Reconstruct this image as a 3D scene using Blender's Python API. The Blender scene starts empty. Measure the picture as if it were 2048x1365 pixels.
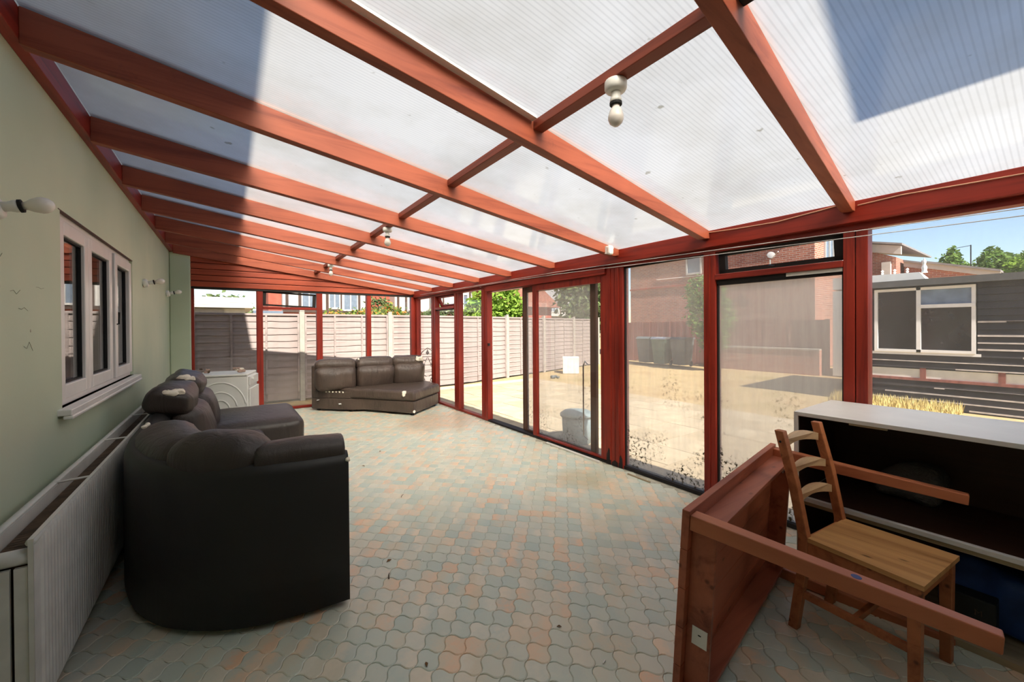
import bpy, bmesh, math, random
from mathutils import Vector, Matrix, noise
R = random.Random(7); noise.seed_set(7)
sc = bpy.context.scene
col = sc.collection

# ------------------------------------------------------------------ camera
CAM = Vector((0.7592, 0.0, 1.45)); YAW, PIT, ROL = 0.6146, -0.006, -0.0066
fw = Vector((math.sin(YAW)*math.cos(PIT), math.cos(YAW)*math.cos(PIT), math.sin(PIT)))
rt = Vector((math.cos(YAW), -math.sin(YAW), 0.0)); up = rt.cross(fw)
r2 = rt*math.cos(ROL) + up*math.sin(ROL); u2 = -rt*math.sin(ROL) + up*math.cos(ROL)
cd = bpy.data.cameras.new('camera'); cam = bpy.data.objects.new('camera', cd); col.objects.link(cam)
cd.sensor_fit = 'HORIZONTAL'; cd.sensor_width = 36.0; cd.lens = 801.38/2048*36; cd.shift_y = -22/2048
cd.clip_start = 0.02; cd.clip_end = 500
m = Matrix.Identity(4)
for i in range(3):
    m[i][0], m[i][1], m[i][2], m[i][3] = r2[i], u2[i], -fw[i], CAM[i]
cam.matrix_world = m
sc.camera = cam

# ------------------------------------------------------------------ sky, sun, exposure
SUN = Vector((0.15, 0.96, -1.0)).normalized()
w = bpy.data.worlds.new('world'); sc.world = w; w.use_nodes = True
nt = w.node_tree; nt.nodes.clear()
sky = nt.nodes.new('ShaderNodeTexSky'); sky.sky_type = 'NISHITA'; sky.sun_disc = False
sky.sun_elevation = math.asin(-SUN.z); sky.sun_rotation = math.atan2(-SUN.x, -SUN.y)
sky.air_density = 1.0; sky.dust_density = 0.4; sky.ozone_density = 1.0
bg = nt.nodes.new('ShaderNodeBackground'); bg.inputs['Strength'].default_value = 0.105
wo = nt.nodes.new('ShaderNodeOutputWorld')
nt.links.new(sky.outputs[0], bg.inputs[0]); nt.links.new(bg.outputs[0], wo.inputs[0])
sd = bpy.data.lights.new('sun', 'SUN'); sd.energy = 6.6; sd.angle = math.radians(0.7); sd.color = (1.0, 0.94, 0.85)
so = bpy.data.objects.new('sun', sd); col.objects.link(so)
so.rotation_euler = SUN.to_track_quat('-Z', 'Y').to_euler(); so.location = (-3, -8, 12)
sc.view_settings.view_transform = 'Standard'; sc.view_settings.look = 'None'
sc.view_settings.exposure = 1.0; sc.view_settings.gamma = 1.0; sc.view_settings.use_curve_mapping = False
sc.cycles.max_bounces = 14; sc.cycles.diffuse_bounces = 7; sc.cycles.glossy_bounces = 4
sc.cycles.transmission_bounces = 8; sc.cycles.transparent_max_bounces = 24
sc.cycles.caustics_reflective = False; sc.cycles.caustics_refractive = True
sc.cycles.sample_clamp_indirect = 8.0

# ------------------------------------------------------------------ materials
def srgb(r, g, b):
    f = lambda c: (c/255/12.92) if c/255 <= 0.04045 else ((c/255+0.055)/1.055)**2.4
    return (f(r), f(g), f(b), 1.0)
class NT:
    def __init__(s, name):
        s.m = bpy.data.materials.new(name); s.m.use_nodes = True; s.t = s.m.node_tree; s.t.nodes.clear()
        s.out = s.n('ShaderNodeOutputMaterial')
    def n(s, ty, **kw):
        nd = s.t.nodes.new(ty)
        for k, v in kw.items():
            if k in nd.inputs.keys(): nd.inputs[k].default_value = v
            else: setattr(nd, k, v)
        return nd
    def l(s, a, b): s.t.links.new(a, b)
    def mix(s, fac, a, b, blend='MIX'):
        nd = s.n('ShaderNodeMix', data_type='RGBA', blend_type=blend)
        for sock, v in ((nd.inputs[0], fac), (nd.inputs[6], a), (nd.inputs[7], b)):
            if isinstance(v, bpy.types.NodeSocket): s.l(v, sock)
            else: sock.default_value = v
        return nd.outputs[2]
    def ramp(s, src, stops):
        nd = s.n('ShaderNodeValToRGB'); e = nd.color_ramp.elements
        while len(e) < len(stops): e.new(0.5)
        for i, (p, c) in enumerate(stops):
            e[i].position = p; e[i].color = c if len(c) == 4 else (*c, 1)
        s.l(src, nd.inputs[0]); return nd.outputs[0]
    def coord(s, kind='Object', scale=(1, 1, 1), rot=(0, 0, 0)):
        if kind == 'World': src = s.n('ShaderNodeNewGeometry').outputs['Position']
        else: src = s.n('ShaderNodeTexCoord').outputs[kind]
        mp = s.n('ShaderNodeMapping'); mp.inputs['Scale'].default_value = scale; mp.inputs['Rotation'].default_value = rot
        s.l(src, mp.inputs[0]); return mp.outputs[0]
    def noise(s, vec, scale=5, detail=4, rough=0.55, dist=0.0):
        nd = s.n('ShaderNodeTexNoise', Scale=scale, Detail=detail, Roughness=rough, Distortion=dist); s.l(vec, nd.inputs['Vector']); return nd.outputs['Fac']
    def bump(s, h, strength=0.3, dist=0.01):
        nd = s.n('ShaderNodeBump', Strength=strength, Distance=dist); s.l(h, nd.inputs['Height']); return nd.outputs[0]
    def bsdf(s, color, rough=0.6, normal=None, spec=0.4, **kw):
        b = s.n('ShaderNodeBsdfPrincipled', Roughness=rough)
        b.inputs['Specular IOR Level'].default_value = spec
        for k, v in kw.items(): b.inputs[k.replace('_', ' ')].default_value = v
        if isinstance(color, bpy.types.NodeSocket): s.l(color, b.inputs['Base Color'])
        else: b.inputs['Base Color'].default_value = color
        if normal: s.l(normal, b.inputs['Normal'])
        return b
    def fres(s, f0=0.04, scale=1.0):
        lw = s.n('ShaderNodeLayerWeight', Blend=0.5); pw = s.n('ShaderNodeMath', operation='POWER'); s.l(lw.outputs['Facing'], pw.inputs[0]); pw.inputs[1].default_value = 5.0
        ma = s.n('ShaderNodeMath', operation='MULTIPLY_ADD'); s.l(pw.outputs[0], ma.inputs[0]); ma.inputs[1].default_value = (1-f0)*scale; ma.inputs[2].default_value = f0
        return ma.outputs[0]
    def end(s, sh): s.l(sh.outputs[0] if hasattr(sh, 'outputs') else sh, s.out.inputs[0]); return s.m

def plain(name, c, rough=0.6, var=0.12, scale=6.0, bump=0.0, spec=0.4, metallic=0.0):
    t = NT(name); v = t.coord('Object')
    n = t.noise(v, scale, 5)
    d = tuple(x*(1-var*2) for x in c[:3]) + (1,); h = tuple(min(1, x*(1+var)) for x in c[:3]) + (1,)
    cc = t.ramp(n, [(0.3, d), (0.7, h)])
    nm = t.bump(t.noise(v, scale*12, 4), bump, 0.004) if bump else None
    b = t.bsdf(cc, rough, nm, spec); b.inputs['Metallic'].default_value = metallic
    return t.end(b)
def wood(name, c, dark, axis='X', rough=0.5, scale=1.0, stain=0.0, knots=0.0, spec=0.35, kind='Object'):
    t = NT(name)
    s = [22*scale]*3; s['XYZ'.index(axis)] = 1.1*scale
    v = t.coord(kind, tuple(s)); g = t.noise(v, 1.0, 6, 0.6, 0.6)
    cc = t.ramp(g, [(0.28, dark), (0.5, c), (0.75, tuple(min(1, x*1.2) for x in c[:3])+(1,))])
    v2 = t.coord(kind, (1, 1, 1)); big = t.noise(v2, 1.7, 3)
    cc = t.mix(t.ramp(big, [(0.35, (0, 0, 0)), (0.75, (0.55, 0.55, 0.55))]), cc, dark)
    if stain:
        st = t.noise(v2, 6.0, 5, 0.7)
        cc = t.mix(t.ramp(st, [(0.62, (0, 0, 0)), (0.72, (stain,)*3)]), cc, (0.02, 0.015, 0.012, 1))
    if knots:
        vo = t.n('ShaderNodeTexVoronoi', Scale=3.2); t.l(t.coord(kind, tuple(1.6 if i == 'XYZ'.index(axis) else 3.5 for i in range(3))), vo.inputs['Vector'])
        cc = t.mix(t.ramp(vo.outputs['Distance'], [(0.05, (knots,)*3), (0.13, (0, 0, 0))]), cc, tuple(x*0.35 for x in dark[:3])+(1,))
    return t.end(t.bsdf(cc, rough, t.bump(g, 0.25, 0.002), spec))

M = {}
for ax in 'XYZ':
    M['frame'+ax] = wood('stained_frame_'+ax, srgb(146, 44, 28), srgb(94, 22, 16), ax, 0.42, 1.0, 0.0)
M['rafter'] = wood('stained_rafter', srgb(160, 82, 55), srgb(118, 50, 32), 'X', 0.5, 0.8, 0.25)  # same timber as the frame, its colour lightened for the stronger light up here
M['noggin'] = wood('stained_noggin', srgb(140, 66, 46), srgb(98, 40, 28), 'Y', 0.5)
M['clad'] = wood('stained_cladding', srgb(164, 74, 48), srgb(118, 46, 30), 'X', 0.45)
M['blackwood'] = plain('blackened_shaded_timber', srgb(30, 24, 22), 0.7)
M['doorgrey'] = wood('weathered_door_timber', srgb(96, 66, 52), srgb(60, 42, 34), 'Z', 0.6)
M['white'] = plain('white_plastic', srgb(226, 224, 218), 0.35, 0.03)
M['white_wood'] = plain('white_painted_wood', srgb(216, 212, 202), 0.5, 0.06)
M['upvc'] = plain('white_upvc', srgb(228, 224, 220), 0.3, 0.03, spec=0.5)
M['chrome'] = plain('chrome', (0.6, 0.6, 0.6, 1), 0.25, 0.05, metallic=1.0)
M['black'] = plain('black_iron', srgb(24, 24, 24), 0.5)
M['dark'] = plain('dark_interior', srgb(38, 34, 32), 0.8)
M['foam'] = plain('torn_white_foam', srgb(232, 222, 204), 0.9, 0.08, 30)
M['rubber'] = plain('black_rubber', srgb(22, 20, 20), 0.7)

def mat_wall():
    t = NT('pale_green_paint'); v = t.coord('World')
    n = t.noise(v, 0.7, 3); c = t.ramp(n, [(0.3, srgb(176, 190, 166)), (0.7, srgb(200, 206, 180))])
    n2 = t.noise(v, 14, 6, 0.7); c = t.mix(t.ramp(n2, [(0.68, (0, 0, 0)), (0.8, (0.35,)*3)]), c, srgb(120, 118, 100))
    return t.end(t.bsdf(c, 0.55, t.bump(t.noise(v, 60, 5), 0.15, 0.004), 0.35))
M['wall'] = mat_wall()

def mat_sheet():
    t = NT('twinwall_polycarbonate'); v = t.coord('World')
    wv = t.n('ShaderNodeTexWave', wave_type='BANDS', bands_direction='Y', Scale=15.0, Distortion=0.0); t.l(v, wv.inputs['Vector'])
    fl = t.ramp(wv.outputs['Fac'], [(0.0, (0.86,)*3), (0.35, (1,)*3)])
    dirt = t.noise(v, 1.3, 5, 0.65)
    c = t.ramp(dirt, [(0.3, (0.70, 0.68, 0.62)), (0.62, (0.88, 0.87, 0.83))])
    c = t.mix(1.0, c, fl, 'MULTIPLY')
    sp = t.noise(v, 11, 3, 0.5)
    c = t.mix(t.ramp(sp, [(0.72, (0, 0, 0)), (0.77, (0.7,)*3)]), c, (0.26, 0.24, 0.16, 1))
    cw = t.mix(1.0, c, (0.79, 0.77, 0.735, 1), 'MULTIPLY')
    tr = t.n('ShaderNodeBsdfTranslucent'); t.l(cw, tr.inputs[0])
    rf = t.n('ShaderNodeBsdfRefraction', Roughness=1.0, IOR=1.55); t.l(c, rf.inputs[0])
    df = t.n('ShaderNodeBsdfDiffuse'); df.inputs[0].default_value = (0.75, 0.74, 0.70, 1)
    m1 = t.n('ShaderNodeMixShader'); m1.inputs[0].default_value = 0.60; t.l(tr.outputs[0], m1.inputs[1]); t.l(rf.outputs[0], m1.inputs[2])
    m2 = t.n('ShaderNodeMixShader'); m2.inputs[0].default_value = 0.12; t.l(m1.outputs[0], m2.inputs[1]); t.l(df.outputs[0], m2.inputs[2])
    gl = t.n('ShaderNodeBsdfGlossy', Roughness=0.12); m3 = t.n('ShaderNodeMixShader'); t.l(t.fres(), m3.inputs[0]); t.l(m2.outputs[0], m3.inputs[1]); t.l(gl.outputs[0], m3.inputs[2])
    return t.end(m3)
M['sheet'] = mat_sheet()
def clear(name, gloss=0.03):
    t = NT(name); tp = t.n('ShaderNodeBsdfTransparent'); gl = t.n('ShaderNodeBsdfGlossy', Roughness=0.02)
    mx = t.n('ShaderNodeMixShader')
    t.l(t.fres(0.03), mx.inputs[0]); t.l(tp.outputs[0], mx.inputs[1]); t.l(gl.outputs[0], mx.inputs[2])
    return t.end(mx)
M['skin'] = NT('clear_outer_skin'); _tp = M['skin'].n('ShaderNodeBsdfTransparent'); M['skin'] = M['skin'].end(_tp)
M['glass'] = clear('clear_glass')
def dirty(name, base, amp, mould=0.0, streak=True):
    """window glass under a film of dirt that scatters light, with mould specks towards the foot"""
    t = NT(name); v = t.coord('Object')
    n = t.noise(t.coord('Object', (1, 1.4, 0.5)), 2.2, 5, 0.6)
    n2 = t.noise(t.coord('Object', (1, 30, 2.2)), 1.0, 4, 0.6)
    f = t.n('ShaderNodeMath', operation='MULTIPLY_ADD'); t.l(n, f.inputs[0]); f.inputs[1].default_value = amp; f.inputs[2].default_value = base
    f2 = t.n('ShaderNodeMath', operation='MULTIPLY_ADD'); t.l(n2, f2.inputs[0]); f2.inputs[1].default_value = amp*0.5; t.l(f.outputs[0], f2.inputs[2]); f2.use_clamp = True
    fac = f2.outputs[0]; colr = (0.80, 0.77, 0.73, 1)
    tp = t.n('ShaderNodeBsdfTransparent')
    di = t.n('ShaderNodeBsdfDiffuse'); tl = t.n('ShaderNodeBsdfTranslucent'); di.inputs[0].default_value = colr; tl.inputs[0].default_value = colr
    md = t.n('ShaderNodeMixShader'); md.inputs[0].default_value = 0.65; t.l(di.outputs[0], md.inputs[1]); t.l(tl.outputs[0], md.inputs[2])
    mx = t.n('ShaderNodeMixShader'); t.l(fac, mx.inputs[0]); t.l(tp.outputs[0], mx.inputs[1]); t.l(md.outputs[0], mx.inputs[2])
    last = mx
    if mould:
        spk = t.noise(v, 34, 6, 0.75); area = t.noise(v, 2.6, 3, 0.5)
        sx = t.n('ShaderNodeSeparateXYZ'); t.l(t.n('ShaderNodeTexCoord').outputs['Generated'], sx.inputs[0])
        low = t.n('ShaderNodeMapRange'); low.inputs['From Min'].default_value = 0.55; low.inputs['From Max'].default_value = 0.0; t.l(sx.outputs['Z'], low.inputs['Value'])
        a = t.ramp(spk, [(0.54, (0, 0, 0)), (0.60, (1, 1, 1))]); b = t.ramp(area, [(0.46, (0, 0, 0)), (0.58, (1, 1, 1))])
        mm = t.n('ShaderNodeMath', operation='MULTIPLY'); t.l(a, mm.inputs[0]); t.l(b, mm.inputs[1])
        m2 = t.n('ShaderNodeMath', operation='MULTIPLY'); t.l(mm.outputs[0], m2.inputs[0]); t.l(low.outputs[0], m2.inputs[1])
        m3 = t.n('ShaderNodeMath', operation='MULTIPLY', use_clamp=True); t.l(m2.outputs[0], m3.inputs[0]); m3.inputs[1].default_value = mould
        mo = t.n('ShaderNodeBsdfDiffuse'); mo.inputs[0].default_value = srgb(66, 56, 30)
        mk = t.n('ShaderNodeMixShader'); t.l(m3.outputs[0], mk.inputs[0]); t.l(mx.outputs[0], mk.inputs[1]); t.l(mo.outputs[0], mk.inputs[2]); last = mk
    gl = t.n('ShaderNodeBsdfGlossy', Roughness=0.05); mg = t.n('ShaderNodeMixShader'); t.l(t.fres(0.03, 0.8), mg.inputs[0]); t.l(last.outputs[0], mg.inputs[1]); t.l(gl.outputs[0], mg.inputs[2])
    return t.end(mg)
M['dirty_a'] = dirty('dirty_glass_haze', 0.02, 0.30, 1.6)
M['dirty_b'] = dirty('dirty_glass_film', 0.17, 0.36, 2.6)
M['dirty_c'] = dirty('dirty_glass_light', 0.0, 0.08)
M['dirty_d'] = dirty('dirty_door_glass', 0.06, 0.26, 0.6)

def mat_tile(obj_attr):
    t = NT('floor_tile_' + ('single' if obj_attr else 'field'))
    uv = t.n('ShaderNodeTexCoord').outputs['UV']
    at = t.n('ShaderNodeAttribute', attribute_type='OBJECT' if obj_attr else 'GEOMETRY', attribute_name='tint')
    sep = t.n('ShaderNodeSeparateXYZ'); t.l(at.outputs['Vector'] if obj_attr else at.outputs['Color'], sep.inputs[0])
    su = t.n('ShaderNodeSeparateXYZ'); t.l(uv, su.inputs[0])
    pal = t.ramp(sep.outputs[0], [(0.0, srgb(188, 198, 182)), (0.30, srgb(206, 209, 190)), (0.52, srgb(222, 215, 194)), (0.75, srgb(230, 208, 178)), (1.0, srgb(232, 190, 152))])
    edge = t.ramp(sep.outputs[1], [(0.0, srgb(184, 197, 185)), (0.55, srgb(206, 206, 188)), (1.0, srgb(216, 199, 168))])
    # blend across the tile along a direction that varies from tile to tile
    mm = t.n('ShaderNodeMath', operation='SUBTRACT'); t.l(su.outputs[0], mm.inputs[0]); mm.inputs[1].default_value = 0.5
    sg = t.n('ShaderNodeMath', operation='SUBTRACT'); t.l(sep.outputs[2], sg.inputs[0]); sg.inputs[1].default_value = 0.5
    pr = t.n('ShaderNodeMath', operation='MULTIPLY'); t.l(mm.outputs[0], pr.inputs[0]); t.l(sg.outputs[0], pr.inputs[1])
    ad = t.n('ShaderNodeMath', operation='MULTIPLY_ADD'); t.l(pr.outputs[0], ad.inputs[0]); ad.inputs[1].default_value = 2.4
    wn = t.noise(t.coord('World'), 30, 4, 0.6); t.l(wn, ad.inputs[2])
    c = t.mix(t.ramp(ad.outputs[0], [(0.25, (0, 0, 0)), (0.75, (0.8,)*3)]), pal, edge)
    dirt = t.noise(t.coord('World'), 1.1, 5, 0.7)
    c = t.mix(t.ramp(dirt, [(0.50, (0, 0, 0)), (0.72, (0.5,)*3)]), c, srgb(204, 196, 172))
    for (sx, sy, rad, cc) in ((3.45, 5.75, 0.75, srgb(186, 146, 112)), (3.5, 2.75, 0.28, srgb(176, 158, 116))):   # muddy stains by the doors
        ds = t.n('ShaderNodeVectorMath', operation='DISTANCE'); t.l(t.coord('World'), ds.inputs[0]); ds.inputs[1].default_value = (sx, sy, 0)
        sn = t.n('ShaderNodeMath', operation='MULTIPLY_ADD'); t.l(t.noise(t.coord('World'), 4.5, 5, 0.7), sn.inputs[0]); sn.inputs[1].default_value = -1.1*rad; t.l(ds.outputs['Value'], sn.inputs[2])
        c = t.mix(t.ramp(sn.outputs[0], [(0.0, (0.5,)*3), (0.05+0.4*rad, (0, 0, 0))]), c, cc)
    spk = t.noise(t.coord('World'), 90, 4, 0.7)
    c = t.mix(t.ramp(spk, [(0.66, (0, 0, 0)), (0.74, (0.5,)*3)]), c, srgb(112, 104, 84))
    return t.end(t.bsdf(c, 0.33, t.bump(wn, 0.12, 0.003), 0.5))
M['tile'] = mat_tile(True); M['tile_field'] = mat_tile(False)
M['grout'] = plain('grout', srgb(186, 180, 160), 0.8, 0.15, 20)

def mat_leather(name, c, rough=0.42, fs=0.35, fd=0.004):
    t = NT(name); v = t.coord('World')
    n = t.noise(v, 240, 4, 0.6); big = t.noise(v, 3.0, 4)
    fold = t.noise(t.coord('World', (11, 11, 2.5)), 1.0, 3, 0.5, 1.5)
    cc = t.ramp(big, [(0.3, tuple(x*0.75 for x in c[:3])+(1,)), (0.7, tuple(x*1.25 for x in c[:3])+(1,))])
    a = t.n('ShaderNodeMath', operation='MULTIPLY_ADD'); t.l(fold, a.inputs[0]); a.inputs[1].default_value = 6.0; t.l(n, a.inputs[2])
    return t.end(t.bsdf(cc, rough, t.bump(a.outputs[0], fs, fd), 0.45))
M['leather'] = mat_leather('dark_brown_leather', srgb(52, 44, 40)); M['leather2'] = mat_leather('worn_brown_leather', srgb(78, 65, 57), 0.32, 0.5, 0.006)
M['leather_back'] = plain('black_leather_back', srgb(30, 28, 27), 0.5, 0.1, 3, 0.1)
M['pine'] = wood('pine_stained', srgb(178, 110, 70), srgb(130, 72, 44), 'X', 0.45, 0.7, 0, 0.8)
M['table'] = wood('table_stained_pine', srgb(170, 98, 70), srgb(116, 56, 38), 'X', 0.4, 0.6, 0, 0.7)
M['tableleg'] = wood('table_leg_pine', srgb(190, 116, 80), srgb(146, 78, 50), 'Y', 0.45, 0.6)
M['seat'] = wood('pine_seat', srgb(208, 158, 102), srgb(158, 108, 62), 'Y', 0.4, 0.5, 0, 0.9)
M['slat'] = wood('pine_pale_slat', srgb(188, 156, 120), srgb(150, 112, 78), 'X', 0.5, 0.7)
M['cab_in'] = wood('dark_brown_cabinet_lining', srgb(66, 40, 28), srgb(44, 26, 18), 'Y', 0.5, 0.5)
M['cab_white'] = plain('white_laminate', srgb(218, 214, 208), 0.35, 0.03)
M['cab_edge'] = wood('bare_board_edge', srgb(176, 158, 128), srgb(140, 120, 92), 'Y', 0.7)

# ------------------------------------------------------------------ mesh helpers
ORG = {}
class MB:
    def __init__(s, mat=None): s.v, s.f, s.mi, s.M = [], [], [], mat or Matrix.Identity(4)
    def add(s, vs, fs, mi=0):
        o = len(s.v); s.v += [s.M @ Vector(p) for p in vs]; s.f += [tuple(i+o for i in f) for f in fs]; s.mi += [mi]*len(fs); return s
    def box(s, x0, x1, y0, y1, z0, z1, mi=0):
        return s.add([(x0,y0,z0),(x1,y0,z0),(x1,y1,z0),(x0,y1,z0),(x0,y0,z1),(x1,y0,z1),(x1,y1,z1),(x0,y1,z1)],
                     [(0,3,2,1),(4,5,6,7),(0,1,5,4),(1,2,6,5),(2,3,7,6),(3,0,4,7)], mi)
    def hexa(s, p, mi=0): return s.add(p, [(0,3,2,1),(4,5,6,7),(0,1,5,4),(1,2,6,5),(2,3,7,6),(3,0,4,7)], mi)
    def prism(s, poly, a, b, axis='Z', mi=0):
        n = len(poly); mk = {'Z': lambda p, h: (p[0], p[1], h), 'Y': lambda p, h: (p[0], h, p[1]), 'X': lambda p, h: (h, p[0], p[1])}[axis]
        vs = [mk(p, a) for p in poly] + [mk(p, b) for p in poly]
        return s.add(vs, [tuple(range(n-1, -1, -1)), tuple(range(n, 2*n))] + [(i, (i+1) % n, n+(i+1) % n, n+i) for i in range(n)], mi)
    def tube(s, pts, r, n=8, cap=True, mi=0):
        pts = [Vector(p) for p in pts]; rs = r if isinstance(r, (list, tuple)) else [r]*len(pts)
        vs, fs = [], []
        for i, p in enumerate(pts):
            d = (pts[min(i+1, len(pts)-1)] - pts[max(i-1, 0)]).normalized()
            a = d.cross(Vector((0, 0, 1)) if abs(d.z) < 0.95 else Vector((1, 0, 0))).normalized(); b = d.cross(a)
            vs += [p + (a*math.cos(2*math.pi*k/n) + b*math.sin(2*math.pi*k/n))*rs[i] for k in range(n)]
        for i in range(len(pts)-1):
            fs += [(i*n+k, i*n+(k+1) % n, (i+1)*n+(k+1) % n, (i+1)*n+k) for k in range(n)]
        if cap: fs += [tuple(range(n-1, -1, -1)), tuple((len(pts)-1)*n+k for k in range(n))]
        return s.add(vs, fs, mi)
    def lathe(s, c, prof, axis=(0, 0, 1), n=16, mi=0):
        d = Vector(axis).normalized(); c = Vector(c)
        return s.tube([c + d*h for r, h in prof], [max(r, 1e-4) for r, h in prof], n, True, mi) if True else s
    def sweep(s, path, prof, closed=False, mi=0):
        """path: [(point xy, inward normal xy)], prof: closed polygon of (inward, z)"""
        n = len(prof); vs = []
        for (p, q) in path: vs += [(p[0]+q[0]*d, p[1]+q[1]*d, z) for d, z in prof]
        fs = []
        for i in range(len(path)-1): fs += [(i*n+k, i*n+(k+1) % n, (i+1)*n+(k+1) % n, (i+1)*n+k) for k in range(n)]
        fs += [tuple(range(n-1, -1, -1)), tuple((len(path)-1)*n+k for k in range(n))]
        return s.add(vs, fs, mi)
    def rbox(s, c, half, r, bulge=(0, 0, 0), n=9, rot=None, wob=0.0, mi=0):
        """cushion: rounded box, faces bulged, slightly lumpy"""
        c = Vector(c); rot = rot or Matrix.Identity(3); key, vs, fs = {}, [], []
        r = min(r, min(half)*0.98)
        def pt(a):
            h = Vector(half); p = Vector((a[i]*h[i] for i in range(3)))
            inn = Vector((max(-(h[i]-r), min(h[i]-r, p[i])) for i in range(3))); d = p - inn
            q = inn + (d.normalized()*r if d.length > 1e-9 else d)
            for i in range(3):
                j, k = (i+1) % 3, (i+2) % 3
                q[i] += bulge[i]*a[i]*(1-a[j]**2)*(1-a[k]**2)
            if wob:
                e = noise.noise_vector((c+q)*4.0); q += e*wob
            return c + rot @ q
        def idx(a):
            kk = tuple(round(x, 5) for x in a)
            if kk not in key: key[kk] = len(vs); vs.append(pt(a))
            return key[kk]
        g = [-1 + 2*i/n for i in range(n+1)]; g = [math.copysign(abs(x)**0.75, x) for x in g]
        for ax in range(3):
            for sg in (-1, 1):
                for i in range(n):
                    for j in range(n):
                        q = []
                        for (u, v) in ((i, j), (i+1, j), (i+1, j+1), (i, j+1)):
                            a = [0, 0, 0]; a[ax] = sg; a[(ax+1) % 3] = g[u]; a[(ax+2) % 3] = g[v]; q.append(idx(a))
                        fs.append(tuple(q if sg > 0 else q[::-1]))
        return s.add(vs, fs, mi)
    def mesh(s, name, org=Vector((0, 0, 0))):
        me = bpy.data.meshes.new(name); me.from_pydata([tuple(p-org) for p in s.v], [], s.f); me.validate(); return me
    def build(s, name, mat, parent=None, org=None, smooth=False, bevel=0.0, seg=2, sub=0):
        po = ORG.get(parent.name, Vector((0, 0, 0))) if parent else Vector((0, 0, 0))
        if org is None:
            if parent: org = po
            else:
                xs = [p.x for p in s.v]; ys = [p.y for p in s.v]; zs = [p.z for p in s.v]
                org = Vector(((min(xs)+max(xs))/2, (min(ys)+max(ys))/2, min(zs)))
        org = Vector(org); me = s.mesh(name, org)
        for mm in (mat if isinstance(mat, list) else [mat]): me.materials.append(mm)
        if isinstance(mat, list):
            for p, k in zip(me.polygons, s.mi): p.material_index = k
        o = bpy.data.objects.new(name, me); col.objects.link(o); o.location = org - po
        if parent: o.parent = parent
        ORG[o.name] = org
        if smooth:
            for p in me.polygons: p.use_smooth = True
        if bevel:
            bv = o.modifiers.new('bevel', 'BEVEL'); bv.width = bevel; bv.segments = seg; bv.limit_method = 'ANGLE'; bv.angle_limit = math.radians(40)
            if smooth is False and seg > 2:
                for p in me.polygons: p.use_smooth = True
                o.modifiers.new('wn', 'WEIGHTED_NORMAL')
        if sub: ss = o.modifiers.new('sub', 'SUBSURF'); ss.levels = sub; ss.render_levels = sub
        return o
def fixn(o):
    bm = bmesh.new(); bm.from_mesh(o.data); bmesh.ops.recalc_face_normals(bm, faces=bm.faces); bm.to_mesh(o.data); bm.free(); return o
def tag(o, label, cat, group=None):
    o['label'] = label; o['category'] = cat
    if group: o['group'] = group
    return o
def thing(name, label, cat, loc, group=None):
    o = bpy.data.objects.new(name, None); col.objects.link(o); o.location = loc; ORG[o.name] = Vector(loc); o.empty_display_size = 0.1
    return tag(o, label, cat, group)
def struct(name, loc=None, label=None, o=None):
    if o is None:
        o = bpy.data.objects.new(name, None); col.objects.link(o); o.location = loc; ORG[o.name] = Vector(loc); o.empty_display_size = 0.1
    o['kind'] = 'structure'
    if label: o['label'] = label
    return o
def B(x0, x1, y0, y1, z0, z1): return MB().box(x0, x1, y0, y1, z0, z1)
def ordw(i): return ['first', 'second', 'third', 'fourth', 'fifth', 'sixth', 'seventh', 'eighth', 'ninth', 'tenth'][i]
# ================================================================== THE SETTING
def zs(x): return 2.815 - 0.1476*(x-0.05)      # underside of the roof sheets
def zb(x): return 2.655 - 0.1285*(x-0.05)     # underside of the rafters
YF, XR = 8.25, 4.03
RAFT = [(-1.28, -1.28), (-0.66, -0.11), (0.41, 0.815), (1.50, 1.75), (2.56, 2.685), (3.62, 3.66), (4.545, 4.575), (5.43, 5.45), (6.335, 6.355), (7.25, 7.25), (8.16, 8.16)]
def ry(k, x): return RAFT[k][0] + (RAFT[k][1]-RAFT[k][0])*(x-0.05)/3.93

# ---- floor with wavy-edged tiles laid on the diagonal
fl = B(-0.3, 4.12, -1.5, 8.4, -0.15, -0.006).build('floor', M['grout'], org=(2, 3.5, -0.15))
struct('floor', o=fl, label='floor of small wavy-edged pastel tiles laid on the diagonal')
TS, TA = 0.0955, math.radians(-42.5)           # tile pitch, direction of the rows
ca, sa = math.cos(TA), math.sin(TA)
def tile_outline(seg, k=0.97):
    amp = 0.085; pts = []
    wave = lambda t: amp*math.sin(2*math.pi*t) + 0.022*math.sin(6*math.pi*t)
    for side in range(4):
        for i in range(seg):
            t = i/seg
            if side == 0: p = (t, wave(t))
            elif side == 1: p = (1+wave(t), t)
            elif side == 2: p = (1-t, 1+wave(1-t))
            else: p = (wave(1-t), 1-t)
            pts.append(p)
    return [((x-0.5)*k+0.5, (y-0.5)*k+0.5) for x, y in pts]
def tile_geom(seg, u0=0.0, v0=0.0):
    o1, o2 = tile_outline(seg, 0.985), tile_outline(seg, 0.90); n = len(o1)
    f = lambda p, z: ((p[0]-0.5)*TS, (p[1]-0.5)*TS, z)
    vs = [f(p, -0.008) for p in o1] + [f(p, -0.0025) for p in o1] + [f(p, 0.0) for p in o2]
    fs = [(i, (i+1) % n, n+(i+1) % n, n+i) for i in range(n)] + [(n+i, n+(i+1) % n, 2*n+(i+1) % n, 2*n+i) for i in range(n)] + [tuple(range(2*n, 3*n))]
    return vs, fs, [(p[0], p[1]) for p in o1]*2 + list(o2)
tvs, tfs, tuv = tile_geom(6)
tm = bpy.data.meshes.new('tile'); tm.from_pydata(tvs, [], tfs); tm.materials.append(M['tile'])
ul = tm.uv_layers.new(name='UVMap')
for lp in tm.loops: ul.data[lp.index].uv = tuv[lp.vertex_index]
cells = []
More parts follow.
